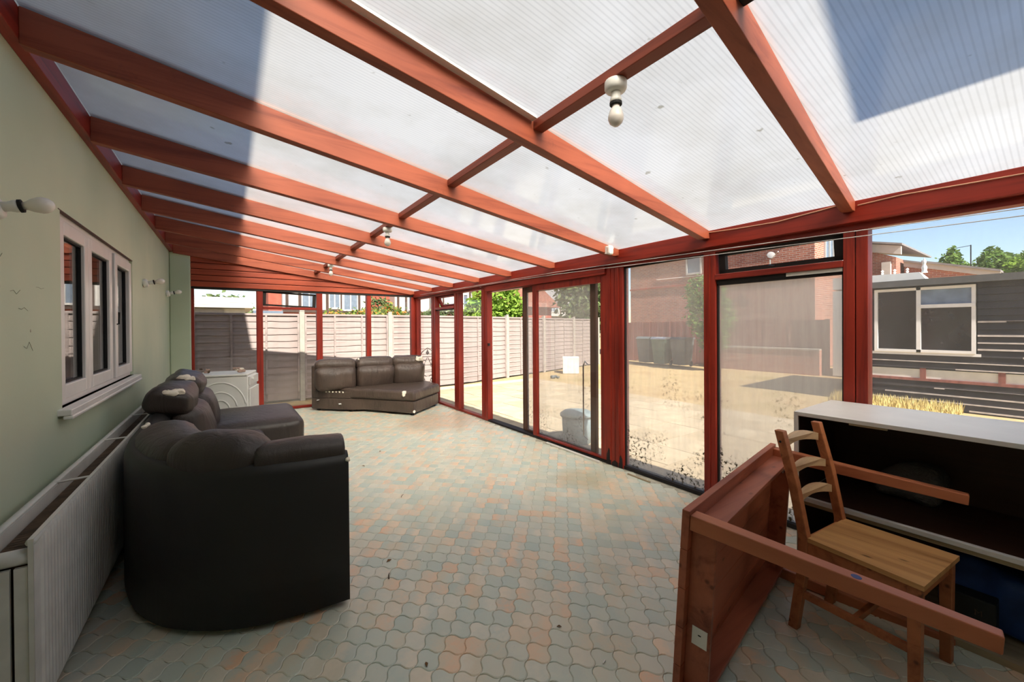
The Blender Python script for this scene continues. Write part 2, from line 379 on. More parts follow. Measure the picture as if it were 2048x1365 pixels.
for i in range(-120, 120):
    for j in range(-120, 120):
        u, v = (i+0.5)*TS, (j+0.5)*TS; x, y = 1.6+u*ca - v*sa, 3.0+u*sa + v*ca
        if 0.04 < x < 3.99 and -1.3 < y < 8.20: cells.append((x, y))
def tint():
    r = R.random()
    a = R.uniform(0.0, 0.35) if r < 0.45 else (R.uniform(0.35, 0.65) if r < 0.72 else R.uniform(0.65, 1.0))
    return (a, R.random(), R.random())
def px(p):
    d = Vector(p)-CAM; z = d.dot(fw)
    return (1024+801.38*d.dot(r2)/z, 660.5-801.38*d.dot(u2)/z) if z > 0.1 else (-9e9, 0)
def tile_seen(c):
    x, y = px((c[0], c[1], 0))
    if not (-15 < x < 2060 and y < 1385): return False
    if 0.2 < c[0] < 1.27 and 2.3 < c[1] < 2.9: return False
    return not (0.3 < c[0] < 1.2 and c[1] > 2.4 and c[1] < 4)
seen = sorted([c for c in cells if tile_seen(c)], key=lambda c: (c[0]-CAM.x)**2+(c[1])**2)
near = set(seen[:300])
for c in seen[:300]:
    o = bpy.data.objects.new('tile', tm); col.objects.link(o); o.parent = fl
    o.location = (c[0]-2, c[1]-3.5, 0.15 + R.uniform(-0.0006, 0.0006)); o.rotation_euler = (0, 0, TA); o['tint'] = tint()
gv, gf, gu, gt = [], [], [], []
lvs, lfs, luv = tile_geom(4)
for c in cells:
    if c in near: continue
    b = len(gv); tt = tint(); dz = R.uniform(-0.0006, 0.0006)
    gv += [(c[0]+x*ca-y*sa-2, c[1]+x*sa+y*ca-3.5, z+0.15+dz) for x, y, z in lvs]; gu += luv
    gf += [tuple(k+b for k in f) for f in lfs]; gt += [tt]*len(lvs)
gm = bpy.data.meshes.new('tile_field'); gm.from_pydata(gv, [], gf); gm.materials.append(M['tile_field'])
ul = gm.uv_layers.new(name='UVMap'); vi = [0]*len(gm.loops); gm.loops.foreach_get('vertex_index', vi)
ul.data.foreach_set('uv', [c for k in vi for c in gu[k]])
ca_ = gm.color_attributes.new('tint', 'FLOAT_COLOR', 'POINT'); ca_.data.foreach_set('color', [c for t in gt for c in (*t, 1.0)])
go = bpy.data.objects.new('tile_field', gm); col.objects.link(go); go.parent = fl; go['kind'] = 'stuff'

# ---- left wall (house wall) with the opening of the white window
WY0, WY1, WZ0, WZ1 = 3.25, 5.27, 1.02, 2.12
wl = struct('wall_left', (0, 3.5, 0), 'pale green painted house wall with scuffs on the left')
mb = MB().box(-0.30, 0, -4, WY0, -0.1, 2.85).box(-0.30, 0, WY1, 8.6, -0.1, 2.85).box(-0.30, 0, WY0, WY1, -0.1, WZ0).box(-0.30, 0, WY0, WY1, WZ1, 2.85)
mb.build('plaster', M['wall'], wl)
M['scuff'] = plain('scuff', srgb(128, 124, 104), 0.9)
for (y, z, a) in ((2.62, 1.62, 0.3), (2.7, 1.55, -0.2), (2.9, 1.66, 0.1), (2.45, 1.75, 0.5), (2.75, 1.38, -0.6)):
    MB().tube([(0.001, y, z), (0.0015, y+0.03, z+0.02*a), (0.001, y+0.06, z-0.03*a), (0.001, y+0.10, z+0.04*a)], 0.0007, 4).build('scratch', M['scuff'], wl)
for (y, z) in ((2.52, 1.63), (2.83, 1.45), (7.1, 1.62), (2.46, 2.18)):
    MB().lathe((0, y, z), [(0.008, 0.0), (0.007, 0.0015), (0.003, 0.002)], (1, 0, 0), 8).build('raw_plug', M['grout'], wl)
pier = MB().prism([(0, 8.19), (0.262, 8.19), (0.262, 8.34), (0, 8.34)], -0.1, 2.68).build('wall_pier', M['wall'], bevel=0.02, seg=3)
struct('wall_pier', o=pier, label='narrow pale green pier in the far left corner')
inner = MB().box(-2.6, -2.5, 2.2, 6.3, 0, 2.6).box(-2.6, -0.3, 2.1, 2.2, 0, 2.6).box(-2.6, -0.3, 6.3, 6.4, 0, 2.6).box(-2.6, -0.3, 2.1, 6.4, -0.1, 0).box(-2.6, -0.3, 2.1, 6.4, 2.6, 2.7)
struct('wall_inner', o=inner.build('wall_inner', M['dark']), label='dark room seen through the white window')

# ---- upper storey of the house and the wing behind: they shade the roof
M['render'] = plain('cream_render', srgb(205, 196, 176), 0.8)
hs = B(-4.0, 0.0, -6.0, 8.5, 2.86, 5.22).build('wall_upper', M['render']); struct('wall_upper', o=hs, label='rendered upper storey of the house')
ev = B(-4.2, 0.50, -6.2, 8.7, 5.22, 5.34).build('trim_1', M['white_wood']); struct('trim_1', o=ev, label='white eaves board of the house')
wb = MB().box(-0.3, 2.80, -3.2, -1.25, -0.1, 4.28).box(2.80, 4.12, -1.45, -1.30, -0.1, 2.45).build('wall_back', M['wall']); struct('wall_back', o=wb, label='wing of the house behind')

# ---- white window in the house wall
wn = struct('window_1', (-0.02, 4.26, WZ0), 'white three-light window in the pale green wall')
def ringbox(y0, y1, z0, z1, wd, x0, x1):
    return MB().box(x0, x1, y0, y0+wd, z0, z1).box(x0, x1, y1-wd, y1, z0, z1).box(x0, x1, y0+wd, y1-wd, z0, z0+wd).box(x0, x1, y0+wd, y1-wd, z1-wd, z1)
ringbox(WY0, WY1, WZ0, WZ1, 0.035, -0.09, -0.022).build('outer_frame', M['upvc'], wn, bevel=0.004)
for k, (a, b, op) in enumerate(((3.285, 3.86, 0), (3.86, 4.53, 0), (4.575, 5.235, 1))):
    fo = 0.02 if op else 0.0
    cas = ringbox(a, b, WZ0+0.035, WZ1-0.035, 0.085, -0.075, -0.012+fo*0.5).build('casement', M['upvc'], wn, bevel=0.008, seg=3)
    B(-0.048, -0.042, a+0.085, b-0.085, WZ0+0.12, WZ1-0.12).build('pane', M['glass'], cas)
    ringbox(a+0.083, b-0.083, WZ0+0.118, WZ1-0.118, 0.012, -0.05, -0.03).build('gasket', M['rubber'], cas)
    if k < 2:
        B(-0.30, -0.27, b-0.16, b-0.10, WZ0+0.1, WZ1-0.1).build('inner_curtain', M['white'], cas)
MB().box(-0.075, -0.035, 4.53, 4.575, WZ0+0.035, WZ1-0.035).build('mullion_gap', M['rubber'], wn)
MB().tube([(0.0, 4.60, 1.50), (0.012, 4.60, 1.50), (0.014, 4.60, 1.60)], 0.007, 6).build('handle', M['rubber'], wn)
MB().box(-0.25, 0.055, 3.17, 5.30, 0.985, 1.02).box(0.02, 0.06, 3.17, 5.30, 0.965, 0.985).build('window_sill', M['upvc'], wn, bevel=0.006)
MB().box(-0.02, 0.002, 3.22, 5.29, 2.116, 2.121).build('lintel_crack', M['doorgrey'], wn)

# ---- roof: ledger, rafters, noggins, twin-wall sheets
rf = struct('ceiling', (2, 3.5, 2.5), 'lean-to roof of stained rafters and clear twin-wall sheets')
B(0.0, 0.05, -1.3, 8.25, 2.675, 2.81).build('wall_plate', M['frameY'], rf, bevel=0.003)
TW = 0.062
for k in range(len(RAFT)):
    p = [(0.05, zb(0.05)), (3.90, zb(3.90)), (3.985, zb(3.985)+0.02), (3.985, zs(3.985)-0.002), (0.05, zs(0.05)-0.002)]; n = len(p)
    MB().add([(x, ry(k, x), z) for x, z in p]+[(x, ry(k, x)+TW, z) for x, z in p], [tuple(range(n)), tuple(range(2*n-1, n-1, -1))]+[(i, n+i, n+(i+1) % n, (i+1) % n) for i in range(n)]).build('rafter', M['rafter'], rf, bevel=0.003)
    if k < len(RAFT)-1:
        a, b = 2.05, 2.115; zn0 = 2.472
        MB().hexa([(a, ry(k, a)+TW, zn0), (b, ry(k, b)+TW, zn0), (b, ry(k+1, b), zn0), (a, ry(k+1, a), zn0),
                   (a, ry(k, a)+TW, zs(a)-0.002), (b, ry(k, b)+TW, zs(b)-0.002), (b, ry(k+1, b), zs(b)-0.002), (a, ry(k+1, a), zs(a)-0.002)]).build('noggin', M['blackwood'] if k == 1 else M['noggin'], rf, bevel=0.003)  # noggin before the nearest rafter coloured black for the shadow over it
        T = 0.012; x0, x1 = 0.052, 4.28
        q = [(x0, ry(k, x0)+0.02), (x1, ry(k, x1)+0.02), (x1, ry(k+1, x1)+0.015), (x0, ry(k+1, x0)+0.015)]
        v8 = [(x, y, zs(x)) for x, y in q]+[(x, y, zs(x)+T) for x, y in q]
        sm = MB(); sm.add(v8, [(0, 3, 2, 1)], 0); sm.add(v8, [(4, 5, 6, 7), (0, 1, 5, 4), (1, 2, 6, 5), (2, 3, 7, 6), (3, 0, 4, 7)], 1)
        sm.build('roof_sheet', [M['sheet'], M['skin']], rf)
# white edge strip that shows beside one rafter, capping bars on top of the rafters
def bar(k, x0, x1, dy0, dy1, h0, h1, name):
    MB().hexa([(x, ry(k, x)+d, zs(x)+h) for h in (h0, h1) for x, d in ((x0, dy0), (x1, dy0), (x1, dy1), (x0, dy1))]).build(name, M['white'] if name == 'edge_strip' else M['noggin'], rf)
bar(3, 0.3, 2.04, -0.045, -0.006, -0.014, -0.002, 'edge_strip')
for k in range(len(RAFT)): bar(k, 0.05, 4.3, 0.004, TW-0.004, 0.013, 0.03, 'capping_bar')

# ---- right-hand glazed wall
wr = struct('wall_right', (4.08, 3.5, 0), 'long glazed timber wall on the garden side')
B(3.98, 4.10, -1.3, 8.30, 2.10, 2.234).build('eaves_plate', M['frameY'], wr, bevel=0.004)
B(4.035, 4.12, -1.3, 8.30, 2.06, 2.10).build('head', M['frameY'], wr)
B(4.125, 4.16, -1.3, 8.4, 2.09, 2.20).build('gutter_board', M['white_wood'], wr)
POSTS = [(8.16, 8.30), (7.22, 7.41), (6.25, 6.42), (5.30, 5.48), (2.79, 2.90), (2.68, 2.785), (1.73, 1.83), (0.83, 0.89), (0.765, 0.825), (-0.45, -0.35), (-1.3, -1.2)]
for a, b in POSTS:
    B(4.03, 4.125, a, b, 0.0, 2.062).build('post', M['frameZ'], wr, bevel=0.004)
    if b-a > 0.09: B(4.022, 4.031, (a+b)/2-0.006, (a+b)/2+0.006, 0.05, 2.06).build('bead', M['frameZ'], wr)
B(4.04, 4.125, 5.48, 8.2, 0.0, 0.035).build('sill', M['frameY'], wr)
B(4.04, 4.125, -1.2, 2.68, 0.0, 0.03).build('sill', M['blackwood'], wr)
def pane(parent, y0, y1, z0, z1, mat, x=4.08):
    return B(x-0.003, x+0.003, y0, y1, z0, z1).build('pane', M[mat], parent, org=(x, (y0+y1)/2, z0))
pane(wr, 7.41, 8.16, 0.035, 2.06, 'glass'); pane(wr, 5.48, 6.25, 0.035, 2.06, 'glass'); pane(wr, 6.42, 7.22, 0.035, 1.80, 'glass')
pane(wr, 1.83, 2.68, 0.03, 2.06, 'dirty_a'); pane(wr, 0.89, 1.73, 0.03, 1.83, 'dirty_b')
pane(wr, -0.35, 0.765, 0.03, 2.06, 'dirty_c'); pane(wr, -1.2, -0.45, 0.03, 2.06, 'dirty_c')
for a, b in ((6.42, 7.22), (0.89, 1.73)):
    B(4.022, 4.115, a, b, 1.83 if b < 3 else 1.80, 1.875 if b < 3 else 1.845).build('transom', M['frameY'], wr, bevel=0.006)
    B(4.05, 4.11, a, b, 1.80 if b < 3 else 1.785, 1.83 if b < 3 else 1.80).build('glazing_bead', M['blackwood'], wr)
B(4.04, 4.05, 0.895, 1.22, 1.805, 1.829).build('loose_bead', M['white_wood'], wr)
# black rotted glazing beads round the dirty panes
for y0, y1, z1 in ((1.83, 2.68, 2.06), (0.89, 1.73, 1.80)):
    for yy in (y0, y1-0.012): B(4.055, 4.076, yy, yy+0.012, 0.03, z1).build('glazing_bead', M['blackwood'], wr)
    B(4.055, 4.076, y0, y1, z1-0.015, z1).build('glazing_bead', M['blackwood'], wr)
# top-hung vents standing open
def vent(name, label, y0, y1, z0, z1, ang, mat, axis='Y', x=4.085):
    v = struct(name, (x, (y0+y1)/2, z1), label) if axis == 'Y' else struct(name, ((y0+y1)/2, x, z1), label)
    L, Hh, wd = y1-y0, z1-z0, 0.05
    mb = MB().box(-0.02, 0.025, -L/2, -L/2+wd, -Hh, 0).box(-0.02, 0.025, L/2-wd, L/2, -Hh, 0).box(-0.02, 0.025, -L/2, L/2, -Hh, -Hh+wd*0.6).box(-0.02, 0.025, -L/2, L/2, -wd*0.6, 0)
    f = bpy.data.objects.new('sash', mb.mesh('sash')); f.data.materials.append(mat); col.objects.link(f); f.parent = v
    g = bpy.data.objects.new('pane', MB().box(-0.003, 0.003, -L/2+wd, L/2-wd, -Hh+wd*0.6, -wd*0.6).mesh('pane')); g.data.materials.append(M['glass']); col.objects.link(g); g.parent = f
    s = bpy.data.objects.new('stay', MB().tube([(-0.03, 0, -Hh+0.015), (-0.13, 0, -Hh+0.02)], 0.005, 6).mesh('stay')); s.data.materials.append(M['black']); col.objects.link(s); s.parent = f
    if axis == 'Y': f.rotation_euler = (0, -ang, 0)
    else: f.rotation_euler = (ang, 0, math.pi/2)
    return v
vent('window_2', 'small top vent propped open near the far corner', 6.43, 7.21, 1.85, 2.055, 0.42, M['frameY'])
vent('window_3', 'top vent above the dirtiest pane', 0.90, 1.72, 1.885, 2.055, 0.10, M['blackwood'])

# rotted feet of the broad post
for a, b, h in ((2.69, 2.74, 0.13), (2.75, 2.83, 0.06), (2.84, 2.90, 0.17)):
    MB().prism([(a, 0.0), (b, 0.0), (b-0.006, h*0.6), ((a+b)/2, h), (a+0.004, h*0.75)], 4.024, 4.031, 'X').build('rotten_foot', M['blackwood'], wr)
# ---- sliding doors
HT = 2.0
def door(name, label, y0, y1, x, mat, gmat, wd=0.055):
    d = struct(name, (x, (y0+y1)/2, 0.02), label)
    for a, b in ((y0, y0+wd*1.5), (y1-wd*1.5, y1)): B(x-0.022, x+0.022, a, b, 0.03, HT).build('stile', M[mat], d, bevel=0.003)
    B(x-0.022, x+0.022, y0+wd*1.5, y1-wd*1.5, HT-0.07, HT).build('rail', M[mat], d); B(x-0.022, x+0.022, y0+wd*1.5, y1-wd*1.5, 0.03, 0.05).build('rail', M[mat], d)
    B(x-0.003, x+0.003, y0+wd*1.5, y1-wd*1.5, 0.05, HT-0.07).build('pane', M[gmat], d, org=(x, (y0+y1)/2, 0.05))
    return d
d1 = door('door_1', 'sliding door panel with a red stile and clear glass', 2.90, 4.17, 4.055, 'frameZ', 'glass')
d2 = door('door_2', 'outer sliding door with grey weathered stiles and filmy glass', 3.11, 4.47, 4.115, 'doorgrey', 'dirty_d')
MB().tube([(4.075, 3.21, 1.02), (4.075, 3.26, 1.06), (4.075, 3.285, 1.0), (4.075, 3.285, 0.20), (4.075, 3.22, 0.17)], 0.008, 8).build('pull_handle', M['chrome'], d2)
B(4.035, 4.14, 2.9, 5.3, 2.0, 2.06).build('door_head', M['frameY'], wr)
B(4.03, 4.14, 2.9, 5.3, 0.0, 0.022).build('door_track', M['blackwood'], wr)
B(4.005, 4.033, 2.9, 5.32, 2.01, 2.095).build('pelmet', M['frameY'], wr, bevel=0.004)
B(4.035, 4.06, 5.27, 5.30, 1.17, 1.21).build('keep_plate', M['black'], wr)
B(4.01, 4.029, 5.47, 5.49, 2.09, 2.18).build('white_clip', M['white'], wr)

# ---- far glazed wall with boarded gable
wf = struct('wall_far', (2.1, YF, 0), 'far glazed wall below a boarded timber gable')
for a, b in ((0.262, 0.30), (1.148, 1.244), (2.10, 2.20), (3.01, 3.10), (3.94, 4.03)):
    B(a, b, YF-0.02, YF+0.08, 0.0, 2.13).build('post', M['frameZ'], wf, bevel=0.004)
B(0.262, 4.04, YF-0.03, YF+0.08, 2.115, 2.15).build('head', M['blackwood'], wf)
B(0.262, 4.04, YF+0.0, YF+0.08, 0.0, 0.04).build('sill', M['frameX'], wf)
B(1.244, 2.10, YF-0.03, YF+0.06, 1.80, 1.845).build('transom', M['frameX'], wf, bevel=0.005)
bw = 0.098
for k in range(7):
    z0 = 2.148 + k*bw; z1 = z0+bw-0.010
    xa = 0.0; xe = lambda z: 0.05 + (2.815 - z)/0.1476
    p = [(xa, z0), (min(4.03, xe(z0)), z0), (min(4.03, xe(z1)), z1), (xa, z1)]
    if xe(z1) < 0.1: p = [(xa, z0), (xe(z0), z0), (xa, 2.815)]
    MB().prism(p, YF-0.045, YF-0.012, 'Y').build('cladding_board', M['clad'], wf, bevel=0.006)
MB().prism([(0, 2.13), (4.05, 2.13), (4.05, zs(4.05)), (0, zs(0))], YF-0.010, YF+0.05, 'Y').build('gable_backing', M['frameX'], wf)
def panef(x0, x1, z0, z1, mat='glass'): return B(x0, x1, YF+0.027, YF+0.033, z0, z1).build('pane', M[mat], wf, org=((x0+x1)/2, YF+0.03, z0))
panef(0.30, 1.148, 0.04, 2.115); panef(1.244, 2.10, 0.04, 1.785); panef(2.20, 3.01, 0.04, 2.115); panef(3.10, 3.94, 0.04, 2.115)
vent('window_4', 'top vent over the second pane of the far wall', 1.25, 2.095, 1.85, 2.11, 0.04, M['blackwood'], 'X', YF+0.03)
# ================================================================== THINGS IN THE ROOM
def arc_path(pts, n=60):
    """smooth a polyline (Catmull-Rom) and give inward (left-hand) normals"""
    P = [Vector((*p, 0)) for p in pts]; out = []
    for i in range(len(P)-1):
        a, b, c, d = P[max(i-1, 0)], P[i], P[i+1], P[min(i+2, len(P)-1)]
        for k in range(6):
            t = k/6; out.append(0.5*((2*b)+(c-a)*t+(2*a-5*b+4*c-d)*t*t+(3*b-a-3*c+d)*t**3))
    out.append(P[-1]); res = []
    for i, p in enumerate(out):
        t = (out[min(i+1, len(out)-1)]-out[max(i-1, 0)]).normalized(); res.append(((p.x, p.y), (-t.y, t.x)))
    return res
def sub_path(path, a, b): return path[int(a*(len(path)-1)):int(b*(len(path)-1))+1]
def offset(path, d): return [((p[0]+q[0]*d, p[1]+q[1]*d), q) for p, q in path]
def ell(cx, cz, rx, rz, n=18, e=1.0, lean=0.0):
    o = []
    for k in range(n):
        c, s_ = math.cos(2*math.pi*k/n), math.sin(2*math.pi*k/n)
        x = math.copysign(abs(c)**e, c)*rx; z = math.copysign(abs(s_)**e, s_)*rz; o.append((cx+x+lean*z, cz+z))
    return o
def taper(mbs, path, prof_fn, ends=0.25, n=18):
    """pillow swept along a path, its section shrinking to the ends"""
    N = len(path); vs, fs = [], []
    for i, (p, q) in enumerate(path):
        t = i/(N-1); e = min(t, 1-t)/ends; k = math.sqrt(max(0.0, 1-(1-min(1, e))**2))*0.97+0.03
        pr = prof_fn(t); cx = sum(a for a, b in pr)/len(pr); cz = sum(b for a, b in pr)/len(pr)
        for a, b in pr:
            v = Vector((p[0]+q[0]*(cx+(a-cx)*k), p[1]+q[1]*(cx+(a-cx)*k), cz+(b-cz)*k)); vs.append(v + noise.noise_vector(v*6)*0.008)
    for i in range(N-1): fs += [(i*n+k, i*n+(k+1) % n, (i+1)*n+(k+1) % n, (i+1)*n+k) for k in range(n)]
    fs += [tuple(range(n-1, -1, -1)), tuple((N-1)*n+k for k in range(n))]
    mbs.add(vs, fs); return mbs
def blob(c, rad, seed=0, flat=(1, 1, 1)):
    mb = MB(); mb.rbox(c, tuple(rad*f for f in flat), rad*min(flat)*0.9, n=6); mb.v = [v + noise.noise_vector(v*(0.9/rad)+Vector((seed*3.1, 0, 0)))*rad*0.55 for v in mb.v]; return mb

# ---- corner sofa seen from behind
s1 = thing('corner_sofa', 'dark brown leather corner sofa with its curved back turned to us beside the radiator', 'sofa', (0.7, 3.8, 0))
sp = arc_path([(0.235, 6.02), (0.235, 4.8), (0.235, 3.7), (0.25, 3.20), (0.335, 2.82), (0.445, 2.585), (0.565, 2.445), (0.71, 2.335), (0.867, 2.265), (1.034, 2.232), (1.15, 2.217), (1.265, 2.208)])
prof = [(0, 0.03), (0, 0.40), (0.003, 0.74), (0.02, 0.785), (0.05, 0.80), (0.10, 0.79), (0.135, 0.75), (0.14, 0.40), (0.14, 0.03)]
fixn(MB().sweep(sp, prof).build('back_shell', M['leather_back'], s1, smooth=True))
fixn(MB().prism([(0.38, 6.0), (0.38, 3.3), (0.55, 2.8), (0.8, 2.5), (1.25, 2.36), (1.25, 3.15), (1.05, 3.4), (1.02, 4.92), (1.40, 4.95), (1.42, 6.03), (0.6, 6.05)], 0.04, 0.25).build('base', M['leather_back'], s1, bevel=0.02, seg=3))
fixn(MB().prism([(0.42, 4.9), (0.42, 3.4), (0.60, 2.95), (0.85, 2.62), (1.23, 2.50), (1.24, 3.16), (1.10, 3.35), (1.04, 4.9)], 0.25, 0.43).build('seat_cushion', M['leather'], s1, bevel=0.06, seg=4))
MB().rbox((0.985, 5.49, 0.335), (0.445, 0.60, 0.145), 0.075, (0.01, 0.01, 0.025), 10, wob=0.01).build('chaise_cushion', M['leather'], s1, smooth=True)
MB().rbox((0.99, 5.49, 0.13), (0.41, 0.56, 0.10), 0.03, n=5).build('chaise_base', M['leather_back'], s1, smooth=True)
# rolled top of the near back, corner pillow, wall pillows, headrests
taper(MB(), sub_path(sp, 0.70, 1.0), lambda t: ell(0.125, 0.80, 0.105, 0.072+0.012*math.sin(t*3), 18, 0.8), 0.07).build('back_roll', M['leather'], s1, smooth=True)
taper(MB(), sub_path(sp, 0.43, 0.76), lambda t: ell(0.16, 0.80, 0.145, 0.115+0.02*math.sin(t*3.1), 18, 0.85), 0.35).build('corner_pillow', M['leather'], s1, smooth=True)
taper(MB(), sub_path(sp, 0.20, 0.50), lambda t: ell(0.20, 0.75, 0.16, 0.135, 18, 0.85), 0.25).build('back_pillow', M['leather'], s1, smooth=True)
for k, (y0, y1, zt, xx, foam) in enumerate(((4.12, 4.92, 0.875, 0.37, [(0.375, 4.135, 0.950), (0.41, 4.15, 0.955)]), (4.92, 5.78, 0.885, 0.385, [(0.45, 4.96, 0.968), (0.40, 4.97, 0.985)]))):
    yc, hh = (y0+y1)/2, (y1-y0)/2
    hd = MB().rbox((xx, yc, zt), (0.14, hh, 0.10), 0.065, (0.02, 0.0, 0.02), 10, Matrix.Rotation(0.22, 3, 'Y'), 0.028).build('headrest', M['leather'], s1, smooth=True)
    MB().rbox((xx+0.12, yc, 0.60), (0.11, hh*0.97, 0.21), 0.09, (0.05, 0, 0), 9, Matrix.Rotation(-0.20, 3, 'Y'), 0.02).build('back_cushion', M['leather'], s1, smooth=True)
    for j, c in enumerate(foam): blob(c, 0.042, j, (1.1, 0.8, 0.5)).build('torn_foam', M['foam'], hd, smooth=True)
blob((0.36, 3.12, 0.895), 0.022, 3, (0.5, 1.3, 0.35)).build('torn_foam', M['foam'], s1, smooth=True)
blob((1.262, 2.213, 0.765), 0.011, 4).build('torn_foam', M['foam'], s1, smooth=True)
for y in (2.6, 5.8): MB().box(0.5, 0.56, y, y+0.06, 0, 0.05).build('foot', M['black'], s1)

# ---- wedge sofa in the far corner
s2 = thing('chaise_sofa', 'worn brown leather wedge sofa with three backs and a chaise in the far corner', 'sofa', (2.9, 7.2, 0))
plan = [(1.94, 7.84), (2.46, 7.29), (2.66, 7.18), (3.235, 6.33), (3.95, 6.93), (3.95, 7.93), (1.98, 7.97)]
def shrink(poly, d):
    c = Vector((sum(p[0] for p in poly)/len(poly), sum(p[1] for p in poly)/len(poly))); return [tuple(c+(Vector(p)-c)*(1-d)) for p in poly]
fixn(MB().prism(plan, 0.035, 0.235).build('base', M['leather2'], s2, bevel=0.02, seg=3))
fixn(MB().prism([(2.62, 7.15), (3.235, 6.305), (3.985, 6.93), (3.97, 7.55), (2.75, 7.62), (2.3, 7.6), (2.47, 7.25)], 0.235, 0.41).build('seat_cushion', M['leather2'], s2, bevel=0.055, seg=4))
fixn(MB().prism([(1.955, 7.82), (2.47, 7.275), (2.62, 7.6), (2.3, 7.9)], 0.23, 0.36).build('cut_side', M['leather2'], s2, bevel=0.02, seg=3))
fixn(MB().prism([(1.94, 7.84), (2.02, 7.80), (3.0, 7.78), (3.93, 7.72), (3.95, 7.95), (1.98, 7.99)], 0.04, 0.80).build('back_shell', M['leather2'], s2, bevel=0.03, seg=3))
for k, (xc, yc, a, hw) in enumerate(((2.30, 7.62, -0.10, 0.335), (2.98, 7.60, 0.0, 0.345), (3.60, 7.56, -0.03, 0.31))):
    rz = Matrix.Rotation(a, 3, 'Z')
    cu = MB().rbox((xc, yc-0.03, 0.57), (hw, 0.13, 0.22), 0.10, (0, 0.05, 0), 10, rz @ Matrix.Rotation(0.20, 3, 'X'), 0.022).build('back_cushion', M['leather2'], s2, smooth=True)
    hd = MB().rbox((xc, yc+0.02, 0.81), (hw, 0.12, 0.105), 0.095, (0, 0.02, 0.01), 10, rz @ Matrix.Rotation(0.12, 3, 'X'), 0.018).build('headrest', M['leather2'], s2, smooth=True)
    if k == 2: blob((3.79, 7.43, 0.85), 0.06, 1, (1.1, 0.4, 0.9)).build('torn_foam', M['foam'], hd, smooth=True)
    if k == 1: blob((2.66, 7.50, 0.90), 0.016, 1).build('torn_foam', M['foam'], hd, smooth=True)
blob((3.13, 6.47, 0.36), 0.048, 2, (1.1, 0.6, 0.9)).build('torn_foam', M['foam'], s2, smooth=True)
blob((3.24, 6.325, 0.07), 0.022, 2).build('torn_foam', M['foam'], s2, smooth=True)
for k in range(6): blob((2.13+k*0.045, 7.58-k*0.048, 0.352), 0.012, k).build('torn_foam', M['foam'], s2, smooth=True)
blob((2.02, 7.71, 0.20), 0.024, 5, (1, 0.4, 0.5)).build('joint_bracket', M['chrome'], s2, smooth=True)
blob((2.32, 7.395, 0.14), 0.028, 6, (1, 0.4, 0.5)).build('joint_bracket', M['chrome'], s2, smooth=True)
for p in ((3.25, 6.42), (3.85, 6.93), (2.5, 7.35), (2.05, 7.85)): B(p[0]-0.02, p[0]+0.04, p[1], p[1]+0.06, 0, 0.04).build('foot', M['black'], s2)

# ---- radiator
rd = thing('radiator', 'long white double panel radiator with grimy open top along the green wall', 'radiator', (0.1, 4, 0.06))
y0, y1 = 2.10, 5.98
def rad_panel(xa, n):
    """ribbed steel panel, ribs as real corrugation"""
    pr = []
    L = (y1-0.06)-(y0+0.06)
    for k in range(n):
        a = y0+0.06 + L*k/n; w_ = L/n
        pr += [(a, xa), (a+w_*0.25, xa+0.006), (a+w_*0.62, xa+0.006), (a+w_*0.85, xa)]
    pr = [(y0, xa)] + pr + [(y1, xa)]
    back = [(p[0], xa-0.014) for p in reversed((pr[0], pr[-1]))]
    vs, fs = [], []
    for z in (0.075, 0.10, 0.70, 0.725):
        fl_ = 0.0 if z in (0.075, 0.725) else 1.0
        vs += [(xa+(x-xa)*fl_, y, z) for y, x in pr]
    n_ = len(pr)
    for r_ in range(3): fs += [(r_*n_+i, r_*n_+i+1, (r_+1)*n_+i+1, (r_+1)*n_+i) for i in range(n_-1)]
    return MB().add(vs, fs).box(xa-0.014, xa-0.0005, y0, y1, 0.075, 0.725)
M['rad'] = plain('radiator_white_enamel', srgb(212, 208, 200), 0.4, 0.06, 10)
M['grime'] = plain('radiator_grime', srgb(92, 74, 56), 0.9, 0.3, 16)
rad_panel(0.196, 110).build('front_panel', M['rad'], rd)
MB().box(0.05, 0.075, y0, y1, 0.075, 0.715).build('back_panel', M['rad'], rd)
MB().tube([(0.187, y0+0.005, 0.712), (0.187, y1, 0.712)], 0.013, 8).build('top_edge', M['rad'], rd, smooth=True)
MB().tube([(0.06, y0-0.2, 0.705), (0.06, y1, 0.705)], 0.016, 8).build('back_top_edge', M['rad'], rd, smooth=True)
fin = MB()
for k in range(150): 
    yy = y0+0.05+k*(y1-y0-0.1)/150; fin.box(0.085, 0.175, yy, yy+0.004, 0.12, 0.655)
fin.build('convector_fins', M['grime'], rd)
MB().box(0.08, 0.18, y0+0.04, y1-0.02, 0.645, 0.655).build('dust_bed', M['grime'], rd)
for yy in (2.85, 3.75, 4.7, 5.55): MB().tube([(0.065, yy, 0.716), (0.185, yy+0.02, 0.716)], 0.006, 6).build('cross_brace', M['rad'], rd)
MB().tube([(0.058, y0+0.03, 0.66), (0.185, y0+0.03, 0.66)], 0.027, 10).build('header_pipe', M['rad'], rd, smooth=True)
MB().lathe((0.062, y0+0.005, 0.66), [(0.032, -0.03), (0.034, 0.0), (0.03, 0.03)], (0, 1, 0), 12).build('valve_plug', M['chrome'], rd)
for yy in (2.6, 5.5): MB().box(0.001, 0.05, yy, yy+0.05, 0.2, 0.6).build('wall_bracket', M['rad'], rd)
for xa, xb in ((0.148, 0.180), (0.082, 0.138)): MB().box(xa, xb, 2.105, 2.12, 0.08, 0.63).build('end_plate', M['rad'], rd)
MB().tube([(0.03, y0-0.12, 0.0), (0.03, y0-0.12, 0.66), (0.055, y0-0.05, 0.665)], 0.009, 8).build('feed_pipe', M['rad'], rd)

